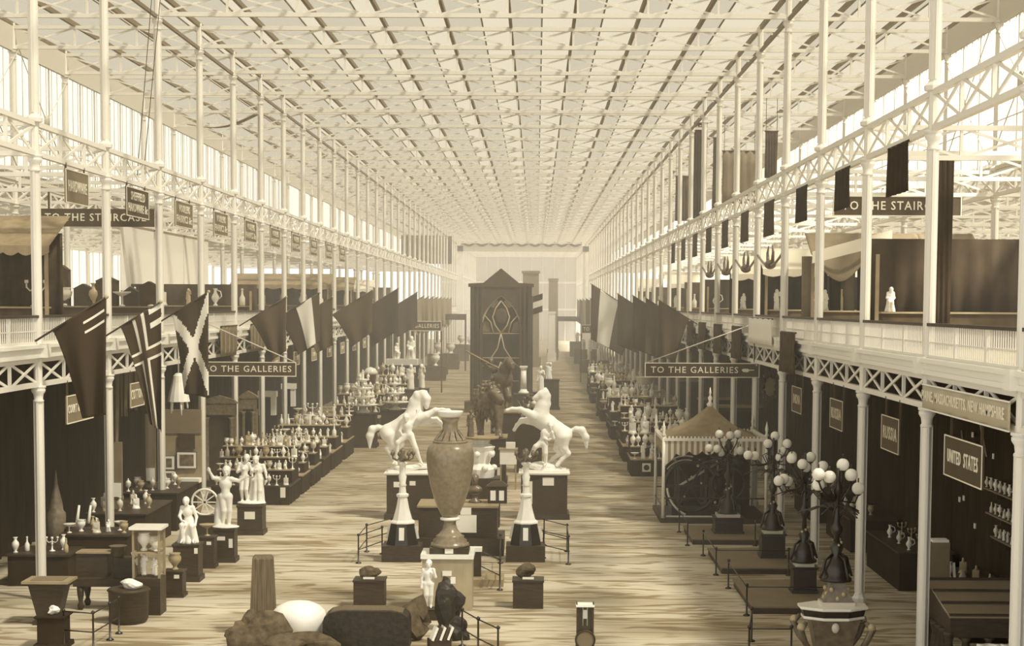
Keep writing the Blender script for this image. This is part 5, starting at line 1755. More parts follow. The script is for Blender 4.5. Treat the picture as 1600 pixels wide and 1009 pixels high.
# two leaning figures
pr = []
for dx, dz, mir in ((-.24, 0, 1), (.24, -.05, -1)):
    o = dict(hed=(.05 * mir, -.02, .92), elL=(-.14, -.05, .64), wrL=(-.06 + .05 * mir, -.1, .7), haL=(0, -.1, .72), elR=(.16, -.04, .66), wrR=(.18, -.08, .55), knL=(-.06, -.04, .28), knR=(.04, -.06, .28))
    for p in person_prims(1.66, o, 1.1, robe=(5, .09) if mir < 0 else None):
        pr.append((p[0],) + tuple((Vector(v) + Vector((dx, 0, dz + .06)) if i < (2 if p[0] == 'c' else 1) else v) for i, v in enumerate(p[1:])))
pr += [('e', (0, 0, .05), (.5, .36, .08)), ('c', (-.02, .1, .1), (.02, .1, .9), .14, .07)]
statue_on(390, 836, 789, .86, pr, 'white pair of leaning figures sharing one base', 'dark pedestal with a square card under the white pair', [(0.0, .68, .36, .26)])
# seated draped figure
pr = person_prims(1.5, dict(hed=(-.02, -.05, .8), nek=(0, -.02, .7), shL=(-.1, -.02, .68), shR=(.1, 0, .68), che=(0, 0, .6), wai=(.02, .02, .48), pel=(.03, .03, .38), elL=(-.14, -.08, .52), wrL=(-.08, -.16, .44), haL=(-.02, -.19, .42),
                            elR=(.17, .0, .5), wrR=(.17, -.08, .38), haR=(.15, -.13, .34), hiL=(-.05, .02, .36), hiR=(.07, .02, .36), knL=(-.08, -.18, .36), anL=(-.08, -.14, .07), toL=(-.09, -.22, .03), knR=(.1, -.16, .34), anR=(.13, -.12, .07), toR=(.14, -.2, .03)), g=1.1, robe=(9, .16))
statue_on(289, 910, 850, .72, pr, 'white seated draped figure bowing its head', 'dark pedestal under the seated bowed figure', [(.3, .9, .1, .16)])
for px, py, tz, lab, kd, tn_ in ((321, 888, .95, 'slim dark pedestal bearing a dark tazza', 'bowl_stand', 2), (270, 934, .72, 'short dark pedestal with a white tag by the glass case', 'urn', 2)):
    g = G(px, py)
    pedestal(lab, (g.x, g.y + .3, 0), .5, .5, tz, M_WOOD, 0, .03, .04, [(.1, tz * .8, .14, .1)])
    ornament(kd, tn_, (g.x, g.y + .3, tz), 1.25, f'dark {kd.replace("_", " ")} on the {lab.split(" bearing")[0].split(" with")[0]}', None)
g = G(312, 856)
wh = thing('spoked_wheel', 'spoked wheel model behind the arms-wide figure', 'wheel', (A(320, 790, 54.0).x, 54.0, .75))
ring((0, 0, .8), .42, .04).build('rim', M_PORC, wh)
for k in range(10):
    t = k * math.pi / 5
    MB().bar((0, 0, .8), (.41 * math.cos(t), 0, .8 + .41 * math.sin(t)), .035).build('spoke', M_PORC, wh)
MB().cbox((0, 0, -.75), (.7, .4, 1.14)).build('block', M_WOOD, wh)

# ---- glass case and furniture in the front corner
g = G(228, 962)
gc = thing('glass_case', 'tall glass case of pale figures with white top', 'display case', (g.x, g.y + .4, 0))
MB().cbox((0, 0, 0), (.72, .7, .95)).build('base', M_WOOD, gc)
for sx in (-1, 1):
    for sy in (-1, 1):
        MB().cbox((sx * .33, sy * .31, .95), (.05, .05, 1.25)).build('corner_post', M_TAN, gc)
MB().cbox((0, 0, 2.2), (.84, .8, .07)).build('top', M_PORC, gc)
for k, (x, y, s_) in enumerate(((-.12, 0, 1.25), (.12, .05, 1.0), (.2, -.1, .7))):
    put('figure', ORN['figurine'][0], gc, (x, y, 1.0), 0, s_)
    put('figure', ORN['urn'][k % 2], gc, (x, y, 1.62), 0, s_)
MB().cbox((0, 0, 1.58), (.62, .58, .03)).build('shelf', M_TAN, gc)
for k in range(3):
    MB().box((-.335, .31, -.31)[k], (-.325, .32, .31)[k], (-.3, -.3, .30)[k], (.3, .3, .31)[k], .96, 2.19).build('pane', M_GLASS, gc)
g = G(222, 968)
bs = thing('round_tub', 'dark round tub heaped with white cloth', 'tub', (g.x - .25, 41.6, 0))
MB().lathe([(.42, 0), (.48, .1), (.5, .78), (.54, .82), (.5, .86)], n=20).build('tub', M_WOOD, bs)
put('white_cloth', rock_mesh('heaped_cloth', (.42, .36, .17), M_CARD, 71, 3, .4), bs, (0, 0, .82))
g = G(175, 962)
ds = thing('writing_desk', 'dark desk on turned legs with boxes and white papers', 'desk', (A(172, 940, 43.2).x, 43.6, 0))
MB().cbox((0, 0, .62), (1.9, .9, .2)).build('top', M_WOOD, ds)
for sx in (-1, 1):
    for sy in (-1, 1):
        MB().lathe([(.06, 0), (.09, .1), (.05, .2), (.09, .4), (.1, .62)], (sx * .78, sy * .34, 0), 10).build('leg', M_WOOD, ds)
MB().cbox((-.55, .15, .82), (.8, .5, .62)).build('box', M_WOOD, ds)
MB().cbox((.35, .1, .82), (.6, .5, .5)).build('box', M_WOOD, ds)
MB().cbox((.75, -.2, .82), (.35, .3, .04)).build('paper', M_CARD, ds)
MB().cbox((-.5, .15, 1.44), (.9, .6, .04)).build('paper', M_TAN, ds)
for k in range(4):
    MB().bar((.55 + .1 * k, -.1 - .06 * k, 1.5 - .18 * k), (.62 + .1 * k, -.14 - .06 * k, 1.36 - .18 * k), .1, .12).build('hanging_label', M_CARD, ds)
MB().lathe([(.12, 1.32), (.16, 1.36), (.2, 1.6), (.24, 1.62)], (.1, .1, 0), 12).build('pot', M_BRONZE, ds)
for px, py, zt_, lab in ((70, 948, 1.05, 'pale-topped side table by the glazed corner'), (75, 1000, .0, '')):
    if not lab:
        continue
    q = A(px + 4, 920, 41.2)
    t = thing('tray_table', lab, 'table', (q.x, 41.4, 0))
    MB().cbox((0, 0, zt_), (1.15, .9, .06)).build('tray', M_TAN, t)
    MB().cbox((0, 0, zt_ + .06), (.8, .6, .015)).build('tray_inset', M_SIGN2, t)
    MB().taper((0, 0, .1), (.5, .4), (.9, .7), zt_ - .1).build('drape', M_WOOD, t)
    MB().cbox((0, 0, 0), (.7, .6, .1)).build('foot', M_WOOD, t)
q = A(80, 985, 38.4)
pedestal('dark square pedestal with a white heap, nearest the glazed corner', (q.x, 38.6, 0), .6, .6, .75, M_DARK)
tag(put('white_heap', rock_mesh('white_heap', (.2, .18, .16), M_CARD, 73, 2, .5), None, (q.x, 38.6, .75)), 'small white heap on the front pedestal', 'stone')
# low counters with pale wares in the corner
for k, (px, py, L_, lab) in enumerate(((66, 905, 3.6, 'counter of pale wares against the near column'), (150, 872, 3.0, 'dark chest of wares below the two white rods'))):
    q = A(px, py, 47.2 + 1.4 * k)
    c = thing('court_counter', 'dark ' + lab, 'counter', (q.x, 47.6 + 1.6 * k, 0))
    w_ = 1.7 + .2 * k
    MB().cbox((0, 0, 0), (w_, 1.6, .85 + .35 * k)).build('drape', M_DARK, c)
    MB().cbox((0, 0, .85 + .35 * k), (w_ + .1, 1.7, .06)).build('top', M_WOOD, c)
    for i in range(7):
        kd = OKEYS[(i * 4 + k * 3) % len(OKEYS)]
        ornament(kd, (0, 0, 2, 1)[i % 4], (q.x - w_ * .42 + w_ * .84 * i / 6, 47.1 + 1.6 * k + .3 * (i % 3), .91 + .35 * k), .95, f'{kd.replace("_", " ")} standing {ORD[i]} on the {lab.split(" of ")[0]} {("by the near column", "below the white rods")[k]}', 'wares in the front corner')
for px, Yd in ((121, 50.6), (139, 50.6)):
    q = A(px - 2, 826, Yd)
    r = thing('white_rod', f'tapering white rod on a block, {"nearer" if px < 130 else "farther from"} the near column', 'rod', (q.x, Yd, 0))
    MB().tube([(0, 0, q.z), (.1, 0, q.z + .72)], [.06, .035], 8).build('rod', M_PORC, r)
    MB().cbox((0, 0, 1.2), (.34, .3, max(.1, q.z - 1.2))).build('block', M_TAN if px < 130 else M_WOOD, r)
    MB().cbox((0, 0, 0), (.5, .5, 1.2)).build('pedestal_block', M_DARK, r)
q = A(88, 830, 50.5)
tag(MB().lathe([(.3, 0), (.3, 1.6), (.22, 1.7), (.2, 1.9), (.06, 2.5), (.02, 2.9)], n=12).build('spire_model', M_BRONZE, None, (q.x, 50.5, 0)), 'slender dark spire model beside the near column', 'model')

# ---- picture wall, doorways and mirrors under the gallery
YP = 63.5
pw0, pw1 = A(251, 760, YP), A(311, 640, YP)
pwx = (pw0.x + pw1.x) / 2
wp = thing('picture_screen', 'pale boarded screen with framed pictures behind the columns', 'screen', (pwx, YP, 0))
hwp = (pw1.x - pw0.x) / 2 + .08
MB().box(-hwp, hwp, 0, .1, 0, pw1.z).build('panel', M_TAN, wp)
MB().box(-hwp, hwp, -.04, 0, pw1.z - .9, pw1.z).build('upper_cloth', M_SIGN2, wp)
MB().box(-hwp, hwp, -.5, 0, .85, 1.2).build('ledge', M_DARK, wp)
MB().box(-.1, hwp, -.45, -.02, 1.2, 1.36).build('sheet', M_CARD, wp)
for k, (x0, y0, x1, y1, lab) in enumerate(((276, 706, 307, 732, 'white-mounted dark landscape in a thin frame'), (255, 712, 273, 734, 'upper of two small framed views, white mount'), (255, 735, 273, 755, 'lower of two small framed views, white mount'))):
    a, c = A(x0, y1, YP - .1), A(x1, y0, YP - .1)
    f = thing('framed_picture', lab, 'picture', ((a.x + c.x) / 2, YP - .04, (a.z + c.z) / 2))
    w_, h_ = c.x - a.x, c.z - a.z
    MB().box(-w_ / 2, w_ / 2, -.05, 0, -h_ / 2, h_ / 2).build('frame', M_WOOD, f)
    MB().box(-w_ / 2 + .02, w_ / 2 - .02, -.06, -.05, -h_ / 2 + .02, h_ / 2 - .02).build('mount', M_CARD, f)
    MB().box(-w_ / 2 + .11, w_ / 2 - .11, -.065, -.06, -h_ / 2 + .1, h_ / 2 - .1).build('picture', mat('print', (0.2, 0.155, 0.1), 0.8, 0.1, var=0.5, vscale=6), f)
a = A(290, 690, YP - .1)
tag(MB().box(-.32, .32, -.03, 0, -.28, .28).build('dark_panel', M_DARK2, None, (A(292, 692, YP).x, YP - .05, a.z)), 'plain dark panel above the framed landscape', 'panel')


def doorpiece(px0, px1, py0, py1, Yd, label, inner=M_DARK, m=M_OAK, gab=.35, name='carved_doorway', cat='doorway'):
    a, c = A(px0, py1, Yd), A(px1, py0, Yd)
    w_, h_ = c.x - a.x, c.z
    t = thing(name, label, cat, ((a.x + c.x) / 2, Yd, 0))
    for s in (-1, 1):
        MB().box(s * w_ / 2 - .17 * (s > 0), s * w_ / 2 + .17 * (s < 0), -.12, .12, 0, h_).build('jamb', m, t)
        MB().lathe([(.13, .3), (.09, .4), (.09, h_ - .7), (.14, h_ - .6)], (s * (w_ / 2 - .2), -.15, 0), 8).build('pilaster', m, t)
    MB().box(-w_ / 2, w_ / 2, -.15, .12, h_ - .5, h_).build('lintel', m, t)
    MB().prism([(-w_ / 2 - .1, -.18, h_), (w_ / 2 + .1, -.18, h_), (w_ / 2 - .1, -.18, h_ + gab * .5), (0, -.18, h_ + gab), (-w_ / 2 + .1, -.18, h_ + gab * .5)], (0, .3, 0)).build('pediment', m, t)
    MB().box(-w_ / 2 + .1, w_ / 2 - .1, .0, .06, 0, h_ - .4).build('leaf', inner, t)
    return t


M_CARVE = mat('carved_wood_pale', (0.19, 0.15, 0.092), 0.7, 0.2, var=0.35, vscale=8)
doorpiece(317, 369, 630, 705, 72.5, 'wide carved wooden doorpiece behind the front stand', M_DARK2, M_CARVE)
doorpiece(374, 402, 622, 690, 77.0, 'narrow carved doorpiece with dark opening', M_DARK, M_CARVE)
for k, (x0, x1, y0, y1, Yd) in enumerate(((412, 438, 612, 650, 84), (448, 468, 600, 636, 91))):
    a, c = A(x0, y1, Yd), A(x1, y0, Yd)
    w_ = c.x - a.x
    f = thing('chimneypiece', f'{("wider", "narrower")[k]} white marble chimneypiece with dark opening', 'fireplace', ((a.x + c.x) / 2 - .35, Yd + .85, 0))
    MB().cbox((0, .3, 0), (w_ + .1, .5, a.z)).build('base', M_DARK, f)
    for s in (-1, 1):
        MB().cbox((s * (w_ / 2 - .12), 0, a.z), (.24, .4, c.z - a.z)).build('jamb', M_PORC, f)
    MB().cbox((0, 0, c.z - .3), (w_ + .1, .5, .3)).build('mantel', M_PORC, f)
    MB().cbox((0, .2, a.z), (w_ - .3, .1, c.z - a.z - .3)).build('opening', M_DARK, f)
# white garment-like bell hanging
q = A(279, 606, 62.0)
bl = thing('hanging_bell', 'white bell-shaped lampshade hanging from the gallery', 'lampshade', (q.x, 62.0, q.z - .5))
MB().lathe([(.42, 0), (.36, .3), (.25, .7), (.2, .95), (.1, 1.05)], n=14, smooth=False).build('shade', M_PORC, bl)
MB().tube([(0, 0, 1.0), (0, 0, 6.5 - q.z + .5)], .03, 6).build('rod', M_IRON2, bl)
for k in range(5):
    MB().tube([(.3 * math.cos(k * 1.3), .3 * math.sin(k * 1.3), .05), (.33 * math.cos(k * 1.3), .33 * math.sin(k * 1.3), -.25 - .06 * k)], .04, 5).build('tassel', M_PORC, bl)
# hanging draperies under the gallery
for k, (px, Yd, z0_, z1_, w_) in enumerate(((178, 58, 2.6, 6.54, .5), (192, 58.4, 4.0, 6.54, .55), (208, 58.8, 4.2, 6.54, .5))):
    q = A(px, 640, Yd)
    vs_, fs_ = [], []
    for i in range(9):
        for r in range(8):
            f = r / 7
            ww = w_ * (.45 + .55 * abs(f - .15))
            vs_.append((-ww / 2 + ww * i / 8, .08 * math.sin(i * 1.9) * (1 - .4 * f), z0_ + (z1_ - z0_) * f))
            if i and r:
                o = i * 8 + r
                fs_.append((o - 9, o - 1, o, o - 8))
    o = MB().add(vs_, fs_, True).build('festoon', M_SIGN2, None, (q.x, Yd, 0))
    o.modifiers.new('thickness', 'SOLIDIFY').thickness = 0.03
    tag(o, f'{("long", "middle", "short")[k]} gathered cloth tail hanging behind the second column', 'drapery')
for px, Yd, zt_, lab in ((183, 55.0, 3.4, 'flat pale board standing by the second column'), (236, 60.0, 4.0, 'tall pale board standing by the third column')):
    q = A(px, 760, Yd)
    t = thing('standing_board', lab, 'board', (q.x, Yd, 0))
    MB().cbox((0, 0, 0), (.36, .1, zt_)).build('board', M_SIGN2, t)
    MB().cbox((0, -.08, 1.6), (.3, .05, .45)).build('label_sheet', M_CARD, t)
    MB().cbox((0, 0, 0), (.6, .4, .9)).build('block', M_DARK, t)

# dark counters between the second and fourth columns
for k, (yc, L_, hh, lab) in enumerate(((55.6, 3.8, 1.15, 'long dark counter behind the seated bowed figure'), (60.2, 3.6, 1.3, 'dark counter before the picture screen'))):
    c = thing('court_counter', lab, 'counter', (-10.9, yc, 0))
    MB().cbox((-.3, 0, 0), (1.9, L_, hh)).build('drape', M_DARK, c)
    MB().cbox((-.3, 0, hh), (2.0, L_ + .1, .05)).build('top', M_WOOD, c)
    for i in range(9):
        kd = OKEYS[(i * 5 + k * 2) % len(OKEYS)]
        ornament(kd, (0, 2, 1, 0, 2)[i % 5], (-12.0 + 1.9 * (i % 5) / 5, yc - L_ * .42 + L_ * .8 * (i // 3) / 3 + .2 * (i % 3), hh + .05), 1.0, f'{kd.replace("_", " ")}, {ORD[i]} on the {lab}', 'wares in the front corner')
# ================================================================== signs
YS = Y(4)
for s, xa, xb, txt, lab in ((-1, 312, 464, 'TO THE GALLERIES', 'TO THE GALLERIES board on the bell side of the nave'), (1, 1007, 1186, 'TO THE GALLERIES', 'TO THE GALLERIES board with pointing hand above the tent')):
    a, c = A(xa, 574, YS), A(xb, 571, YS)
    sg = board_sign('direction_board', c.x - a.x, .58, txt, lab, 'sign', ((a.x + c.x) / 2, YS - .18, 5.36 if s < 0 else 5.42), lines=[(txt, 0.0, .9 if s < 0 else .76)], lh=.42)
    if s > 0:
        sg.children[-1].location.x -= .3
        hnd = MB().prism([(1.55, -.012, .02), (1.62, -.012, .07), (1.8, -.012, .07), (1.85, -.012, .03), (2.05, -.012, .03), (2.05, -.012, 0), (1.85, -.012, -.01), (1.8, -.012, -.07), (1.62, -.012, -.06)], (0, -.012, 0))
        hnd.build('pointing_hand', M_LETTER, sg)
    for k in (0, 1):
        xk = (-1 if s > 0 else 1) * ((c.x - a.x) / 2 - .15) if k else (1 if s > 0 else -1) * ((c.x - a.x) / 2 - .2)
        MB().box(xk - .03, xk + .03, .05, .09, -.29, 1.2 if not k else .29).build('hanger', M_SIGN, sg)
    xn = (-1 if s > 0 else 1) * ((c.x - a.x) / 2 - .08)
    MB().tube([(xn, .07, .29), (-xn, .07, 1.9)], .025, 6).build('stay_rod', M_IRON2, sg)
    MB().box(-(c.x - a.x) / 2, (c.x - a.x) / 2, .05, .1, -.02, .08).build('batten', M_SIGN, sg)
for s, xa, xb, Yd, pc in ((-1, 612, 690, 151.0, 509), (1, 908, 976, 173.0, 514)):
    a, c = A(xa, pc, Yd), A(xb, pc, Yd)
    sg = board_sign('direction_board', c.x - a.x, .9, '', ('distant TO THE GALLERIES board over the white group', 'distant TO THE GALLERIES board past the seated pair')[s > 0], 'sign', ((a.x + c.x) / 2, Yd, a.z), lines=[('TO THE GALLERIES', 0.0, .9)], lh=.4, border=.06)
    for sx in (-1, 1):
        MB().box(sx * (c.x - a.x) / 2 - .06, sx * (c.x - a.x) / 2 + .06, .05, .15, -a.z, .45).build('post', M_SIGN, sg)
for s, xa, xb, Yd, pc, lab in ((-1, 60, 243, Y(3), 340, 'TO THE STAIRCASE board over the dark canopy gallery'), (1, 1300, 1500, Y(2), 322, 'TO THE STAIRCASE board behind the swagged tent')):
    a, c = A(xa, pc, Yd), A(xb, pc, Yd)
    sg = board_sign('direction_board', c.x - a.x, .62, '', lab, 'sign', ((a.x + c.x) / 2, Yd - .2, a.z), lines=[('TO THE STAIRCASE', 0.0, .86)], lh=.42, border=.03 if s > 0 else 0)
    for sx in (-.8, .8):
        MB().box(sx * (c.x - a.x) / 2 - .03, sx * (c.x - a.x) / 2 + .03, .05, .1, -.3, Z2 - a.z).build('hanger', M_SIGN, sg)

# boards hung along the colonnades (their faces turned to the nave)
def side_board(s, j, f, z, w, h, lines, label, group, bm_=None, lm=None, border=.03, lh=.3):
    b_ = board_sign('hanging_board', w, h, '', label, 'sign', (s * (W - .12), Y(j) + BAY * f, z), math.pi / 2 if s < 0 else -math.pi / 2, group, bm_, lm, lh, .8, border, lines, .04)
    zt_ = (Z1 if z < 6 else Z2) + .05 - z
    for sx in (-.4, .4):
        MB().box(sx * w - .02, sx * w + .02, .04, .09, h * .3, zt_).build('hanger', M_SIGN, b_)
    return b_


g7 = 'boards hung below the middle girders'
side_board(-1, 1, .5, 11.22, 2.4, .95, [('HARDWARE', .0, .8)], 'pale hung board with a wide light band, by the near column', g7, M_SIGN2, M_LETTER, .03, .4)
side_board(-1, 2, .5, 11.22, 3.1, .95, [('SHEFFIELD', .2, .62), ('HARDWARE &c', -.2, .86)], 'brown two-line hung board before the TO THE STAIRCASE board', g7, M_SIGN, M_LETTER, .03, .28)
for k, j in enumerate((3, 4, 5, 6, 7, 8, 9, 10)):
    side_board(-1, j, .5, 11.22, 3.1, .95, [('WOOLLENS', .2, .62), ('FABRICS &c', -.2, .86)], f'faded two-line hung board, {ORD[k]} past the brown one', g7, M_SIGN2, M_LETTER, .03, .28)
g8 = 'boards hung below the gallery girders'
side_board(1, -1, .5, 4.9, 3.0, .85, [('UNITED', 0, .36, -.22), ('STATES', 0, .36, .22)], 'UNITED STATES board hung below the gallery girder', g8, M_SIGN, M_LETTER, .025, .36)
side_board(1, 0, .45, 4.9, 2.0, .85, [('RUSSIA', 0, .78)], 'RUSSIA board hung below the gallery girder', g8, M_SIGN, M_LETTER2, .025, .36)
side_board(1, 1, .45, 4.9, 2.0, .85, [('RUSSIA', 0, .78)], 'faded board hung one bay beyond the RUSSIA board', g8, M_SIGN, M_LETTER2, .025, .36)
side_board(1, 2, .45, 4.9, 2.0, .85, [('INDIA', 0, .7)], 'faded board hung two bays beyond the RUSSIA board', g8, M_SIGN, M_LETTER2, .025, .36)
side_board(-1, 1, .5, 4.95, 2.8, .8, [('COURT & COTTONS', 0, .92)], 'long pale board hung beside the first dark flag', g8, M_SIGN2, M_LETTER, .03, .36)
side_board(-1, 2, .45, 4.95, 1.9, .8, [('COTTONS', 0, .9)], 'short pale board hung before the cross flag', g8, M_SIGN2, M_LETTER, .03, .4)
for k in range(7):
    side_board(-1, 6 + k, .5, 4.95, 2.2, .75, [('COURT', 0, .6)], f'small pale board hung {ORD[k]} past the TO THE GALLERIES board', g8, M_SIGN2 if k % 2 else M_TAN, M_LETTER, .03, .3)
# cloth banner along the first girder
bn = thing('state_banner', 'pale cloth banner lettered with states across the gallery girder', 'banner', (W - .16, Y(-1) + BAY * .5, 6.02), -math.pi / 2)
vs_, fs_ = [], []
for i in range(41):
    x = -3.45 + 6.9 * i / 40
    vs_ += [(x, -.02 * math.sin(i * .8), -.26 - .03 * math.sin(i / 40 * math.pi)), (x, -.02 * math.sin(i * .8) + .0, .26)]
    if i:
        fs_.append((2 * i - 2, 2 * i, 2 * i + 1, 2 * i - 1))
o = MB().add(vs_, fs_, True).build('cloth', mat('banner_cloth', (0.5, 0.445, 0.33), 0.9, 0.1), bn)
o.modifiers.new('thickness', 'SOLIDIFY').thickness = 0.015
put('lettering', lettering('MAINE, MASSACHUSETTS, NEW HAMPSHIRE', .22, M_LETTER, .01, 0.004, 6.5), bn, (0, -.062, .02))
for zz in (-.27, .26):
    MB().box(-3.45, 3.45, -.03, 0, zz - .015, zz + .015).build('hem', M_WHITE, bn)

# ================================================================== flags
def flag_mesh(L, drop, design, seed, gather=.55, nu=26, nv=44):
    """cloth hung from a pole of length L sloping up along +x (unit slope s), cut into coloured fields"""
    mats = [mat('flag_dark', (0.06, 0.043, 0.026), .95, .05), mat('flag_white', (0.8, 0.77, 0.68), .95, .05), mat('flag_mid', (0.1, 0.075, 0.046), .95, .05), mat('flag_grey', (0.34, 0.28, 0.19), .95, .05)]
    rn = random.Random(seed)
    ph = rn.uniform(0, 6)
    vs_, fs_, mi = [], [], []
    for i in range(nu + 1):
        u = i / nu
        for k in range(nv + 1):
            v = k / nv
            x = L * (u + (1 - u) * gather * v ** .8)
            z = .62 * L * u - drop * v * (.75 + .25 * u)
            y = (.05 + .1 * v) * math.sin(u * 9 + ph + v * 1.5) * (1 - .3 * u) + .12 * v * math.sin(u * 4 + ph)
            vs_.append((x, y, z))
            if i and k:
                o = i * (nv + 1) + k
                fs_.append((o - nv - 2, o - 1, o, o - nv - 1))
                uc, vc = u - .5 / nu, v - .5 / nv
                mi.append(design(uc, vc))
    me = bpy.data.meshes.new('flag_cloth')
    me.from_pydata([(p[0], p[1], p[2]) for p in vs_], [], fs_)
    for m in mats:
        me.materials.append(m)
    me.polygons.foreach_set('material_index', mi)
    me.polygons.foreach_set('use_smooth', [True] * len(mi))
    me.update()
    return me


def flag(s, Yb, L, drop, design, label, seed, group=None, gather=.55, z=ZF + .12):
    t = thing('flag', label, 'flag', (s * (W - .03), Yb, z), 0, group)
    L0 = .45
    me = flag_mesh(L - L0, drop, design, seed, gather)
    c = put('cloth', me, t, (-s * L0, 0, .62 * L0))
    if s > 0:
        c.scale = (-1, 1, 1)
    c.modifiers.new('thickness', 'SOLIDIFY').thickness = 0.012
    MB().tube([(0, 0, 0), (-s * L, 0, .62 * L)], .03, 6).build('pole', M_WOOD, t)
    MB().sphere((-s * L, 0, .62 * L), .06, 8, 6).build('knob', M_GILT, t)
    return t


def d_plain(c):
    return lambda u, v: c


def d_union(u, v):
    return 1 if (u > .55 and v < .3 and ((abs(v - .1) < .012) or (abs(v - .2) < .012)) and u < .95) else 0


def d_cross(u, v):
    a, b = abs(v - .36), abs(u - .42)
    if a < .035 or b < .08:
        return 2
    if a < .06 or b < .14:
        return 1
    return 1 if (u > .7 and v < .2 and int(v * 26) % 3 == 0) else 0


def d_salt(u, v):
    w_ = .13
    vv = v * 1.25 - .1
    return 1 if (abs(vv - u) < w_ or abs(vv - (1 - u)) < w_) else 0


def d_tri(u, v):
    return 0 if u < .42 else (1 if u < .8 else 2)


def d_tri2(u, v):
    return 2 if u > .8 else (1 if u > .42 else 2)


gf = 'flags along the galleries'
flag(-1, Y(1) - .32, 1.9, 3.1, d_union, 'long dark flag with small white bars, beside the near column', 1, gf, .5)
flag(-1, Y(2) - .32, 1.7, 4.0, d_cross, 'dark flag with a thin pale cross', 2, gf, .7)
flag(-1, Y(3) - .32, 1.75, 3.7, d_salt, 'dark flag with a broad white saltire', 3, gf, .3, ZF + .45)
flag(-1, Y(5) + 1.0, 2.1, 2.4, d_plain(2), 'plain brown flag just past the TO THE GALLERIES board', 4, gf, .6)
flag(-1, Y(6) + 2.0, 2.5, 2.4, d_tri, 'three-striped flag, dark and white', 5, gf, .5)
flag(-1, Y(7) + 2.5, 2.2, 2.6, d_plain(2), 'brown flag close behind the three-striped flag', 6, gf, .5)
flag(-1, Y(9) + 2.0, 3.0, 2.6, d_plain(2), 'brown flag standing clear past the three-striped flag', 7, gf, .5)
flag(-1, Y(11) + 2.0, 3.4, 3.0, d_plain(0), 'dark flag, last but one before the pale pennants', 8, gf, .4)
flag(-1, Y(14) + 2.0, 3.2, 2.8, d_plain(0), 'dark flag beside the pale pennants', 9, gf, .4)
for k in range(8):
    flag(-1, Y(16) + 1.7 + BAY * k, 2.8, 3.0, d_plain(3), f'pale drooping pennant, {ORD[k]} of the far row', 20 + k, 'far pale pennants', .75)
flag(1, Y(7) + 2.0, 2.1, 3.0, d_plain(2), 'brown flag on this side of the striped flag', 30, gf, .45)
flag(1, Y(8) + 2.4, 2.3, 3.2, d_plain(2), 'brown flag second in front of the striped flag', 31, gf, .45)
flag(1, Y(9) + 3.0, 2.6, 3.3, d_plain(0), 'dark flag third from the pole nearest the tent', 32, gf, .4)
flag(1, Y(11) + 2.0, 2.9, 3.6, d_plain(2), 'wide brown flag overlapping the striped flag', 33, gf, .4)
flag(1, Y(13) + 2.0, 4.3, 4.4, d_tri2, 'flag with a bright middle stripe above the far stands', 34, gf, .35)
for k in range(7):
    flag(1, Y(16) + 2 + BAY * k * 2, 2.8, 3.2, d_plain((3, 2)[k % 2]), f'small far flag, {ORD[k]} past the bright-striped flag', 40 + k, 'far small flags', .6)
q = A(832, 475, 126)
fl = thing('flag', 'small banded flag beside the gothic screen', 'flag', (q.x, 124.6, 0))
MB().tube([(0, 0, 0), (0, 0, q.z + .6)], .05, 6).build('pole', M_WOOD, fl)
for k, m in enumerate((M_DARK2, M_CARD, M_DARK2)):
    MB().prism([(0, 0, q.z - .8 + .45 * k), (.75, 0, q.z - .55 + .45 * k), (.75, 0, q.z - .1 + .45 * k), (0, 0, q.z - .35 + .45 * k)], (0, .03, 0)).build('band', m, fl)

# ================================================================== hangings on rails and girders
def hang(name, x, y, z0, z1, w, along, m, label, cat, stripes=0, group=None, wav=.03):
    t = thing(name, label, cat, (x, y, z0), math.pi / 2 if along == 'y' else 0, group)
    vs_, fs_ = [], []
    h = z1 - z0
    for i in range(17):
        for k in range(5):
            vs_.append((-w / 2 + w * i / 16, wav * math.sin(i * 1.7 + k * .3), h * k / 4))
            if i and k:
                o = i * 5 + k
                fs_.append((o - 6, o - 1, o, o - 5))
    o = MB().add(vs_, fs_, True).build('cloth', m, t)
    o.modifiers.new('thickness', 'SOLIDIFY').thickness = 0.03
    MB().tube([(-w / 2 - .05, 0, h), (w / 2 + .05, 0, h)], .03, 6).build('rod', M_WOOD, t)
    if z0 > Z2:
        for sx in (-1, 1):
            MB().tube([(sx * w * .45, 0, h), (sx * w * .45, 0, Z3 + .06 - z0)], .015, 5).build('cord', M_WOOD, t)
    for k in range(stripes):
        for sg_ in (-1, 1):
            MB().box(-w / 2 + w * (k + .5) / stripes - .05, -w / 2 + w * (k + .5) / stripes + .05, sg_ * .07 - .012, sg_ * .07 + .012, h * .12, h * .95).build('stripe', M_TAN, t)
    return t


gc_ = 'rugs hung over the gallery front'
hang('hanging_rug', -(W - .32), Y(4) + 4.3, 5.75, 7.0, 3.6, 'y', M_SIGN2, 'striped rug over the gallery front past the saltire flag', 'rug', 4, gc_)
hang('hanging_rug', -(W - .32), Y(5) + 4.3, 5.75, 7.0, 3.6, 'y', M_SIGN2, 'second striped rug over the gallery front past the saltire flag', 'rug', 4, gc_)
for k, (j, f, lab) in enumerate(((2, .55, 'dark rug over the gallery front nearest the lamps'), (4, .5, 'dark rug left of the open girder above the tent'), (5, .5, 'dark rug second beyond the open girder'), (6, .5, 'dark rug third beyond the open girder'), (7, .4, 'dark rug beside the clustered brown flags'))):
    hang('hanging_rug', W - .32, Y(j) + BAY * f, 5.75, 7.1, 3.2, 'y', M_DARK2, lab.replace(' left of', ' just beyond'), 'rug', 0, gc_, .05)
hang('hanging_sheet', W - .3, Y(3) + 3.9, 6.55, 7.5, 6.4, 'y', M_CARD, 'white sheet over the gallery rail above the tent', 'sheet', 0, None, .02)
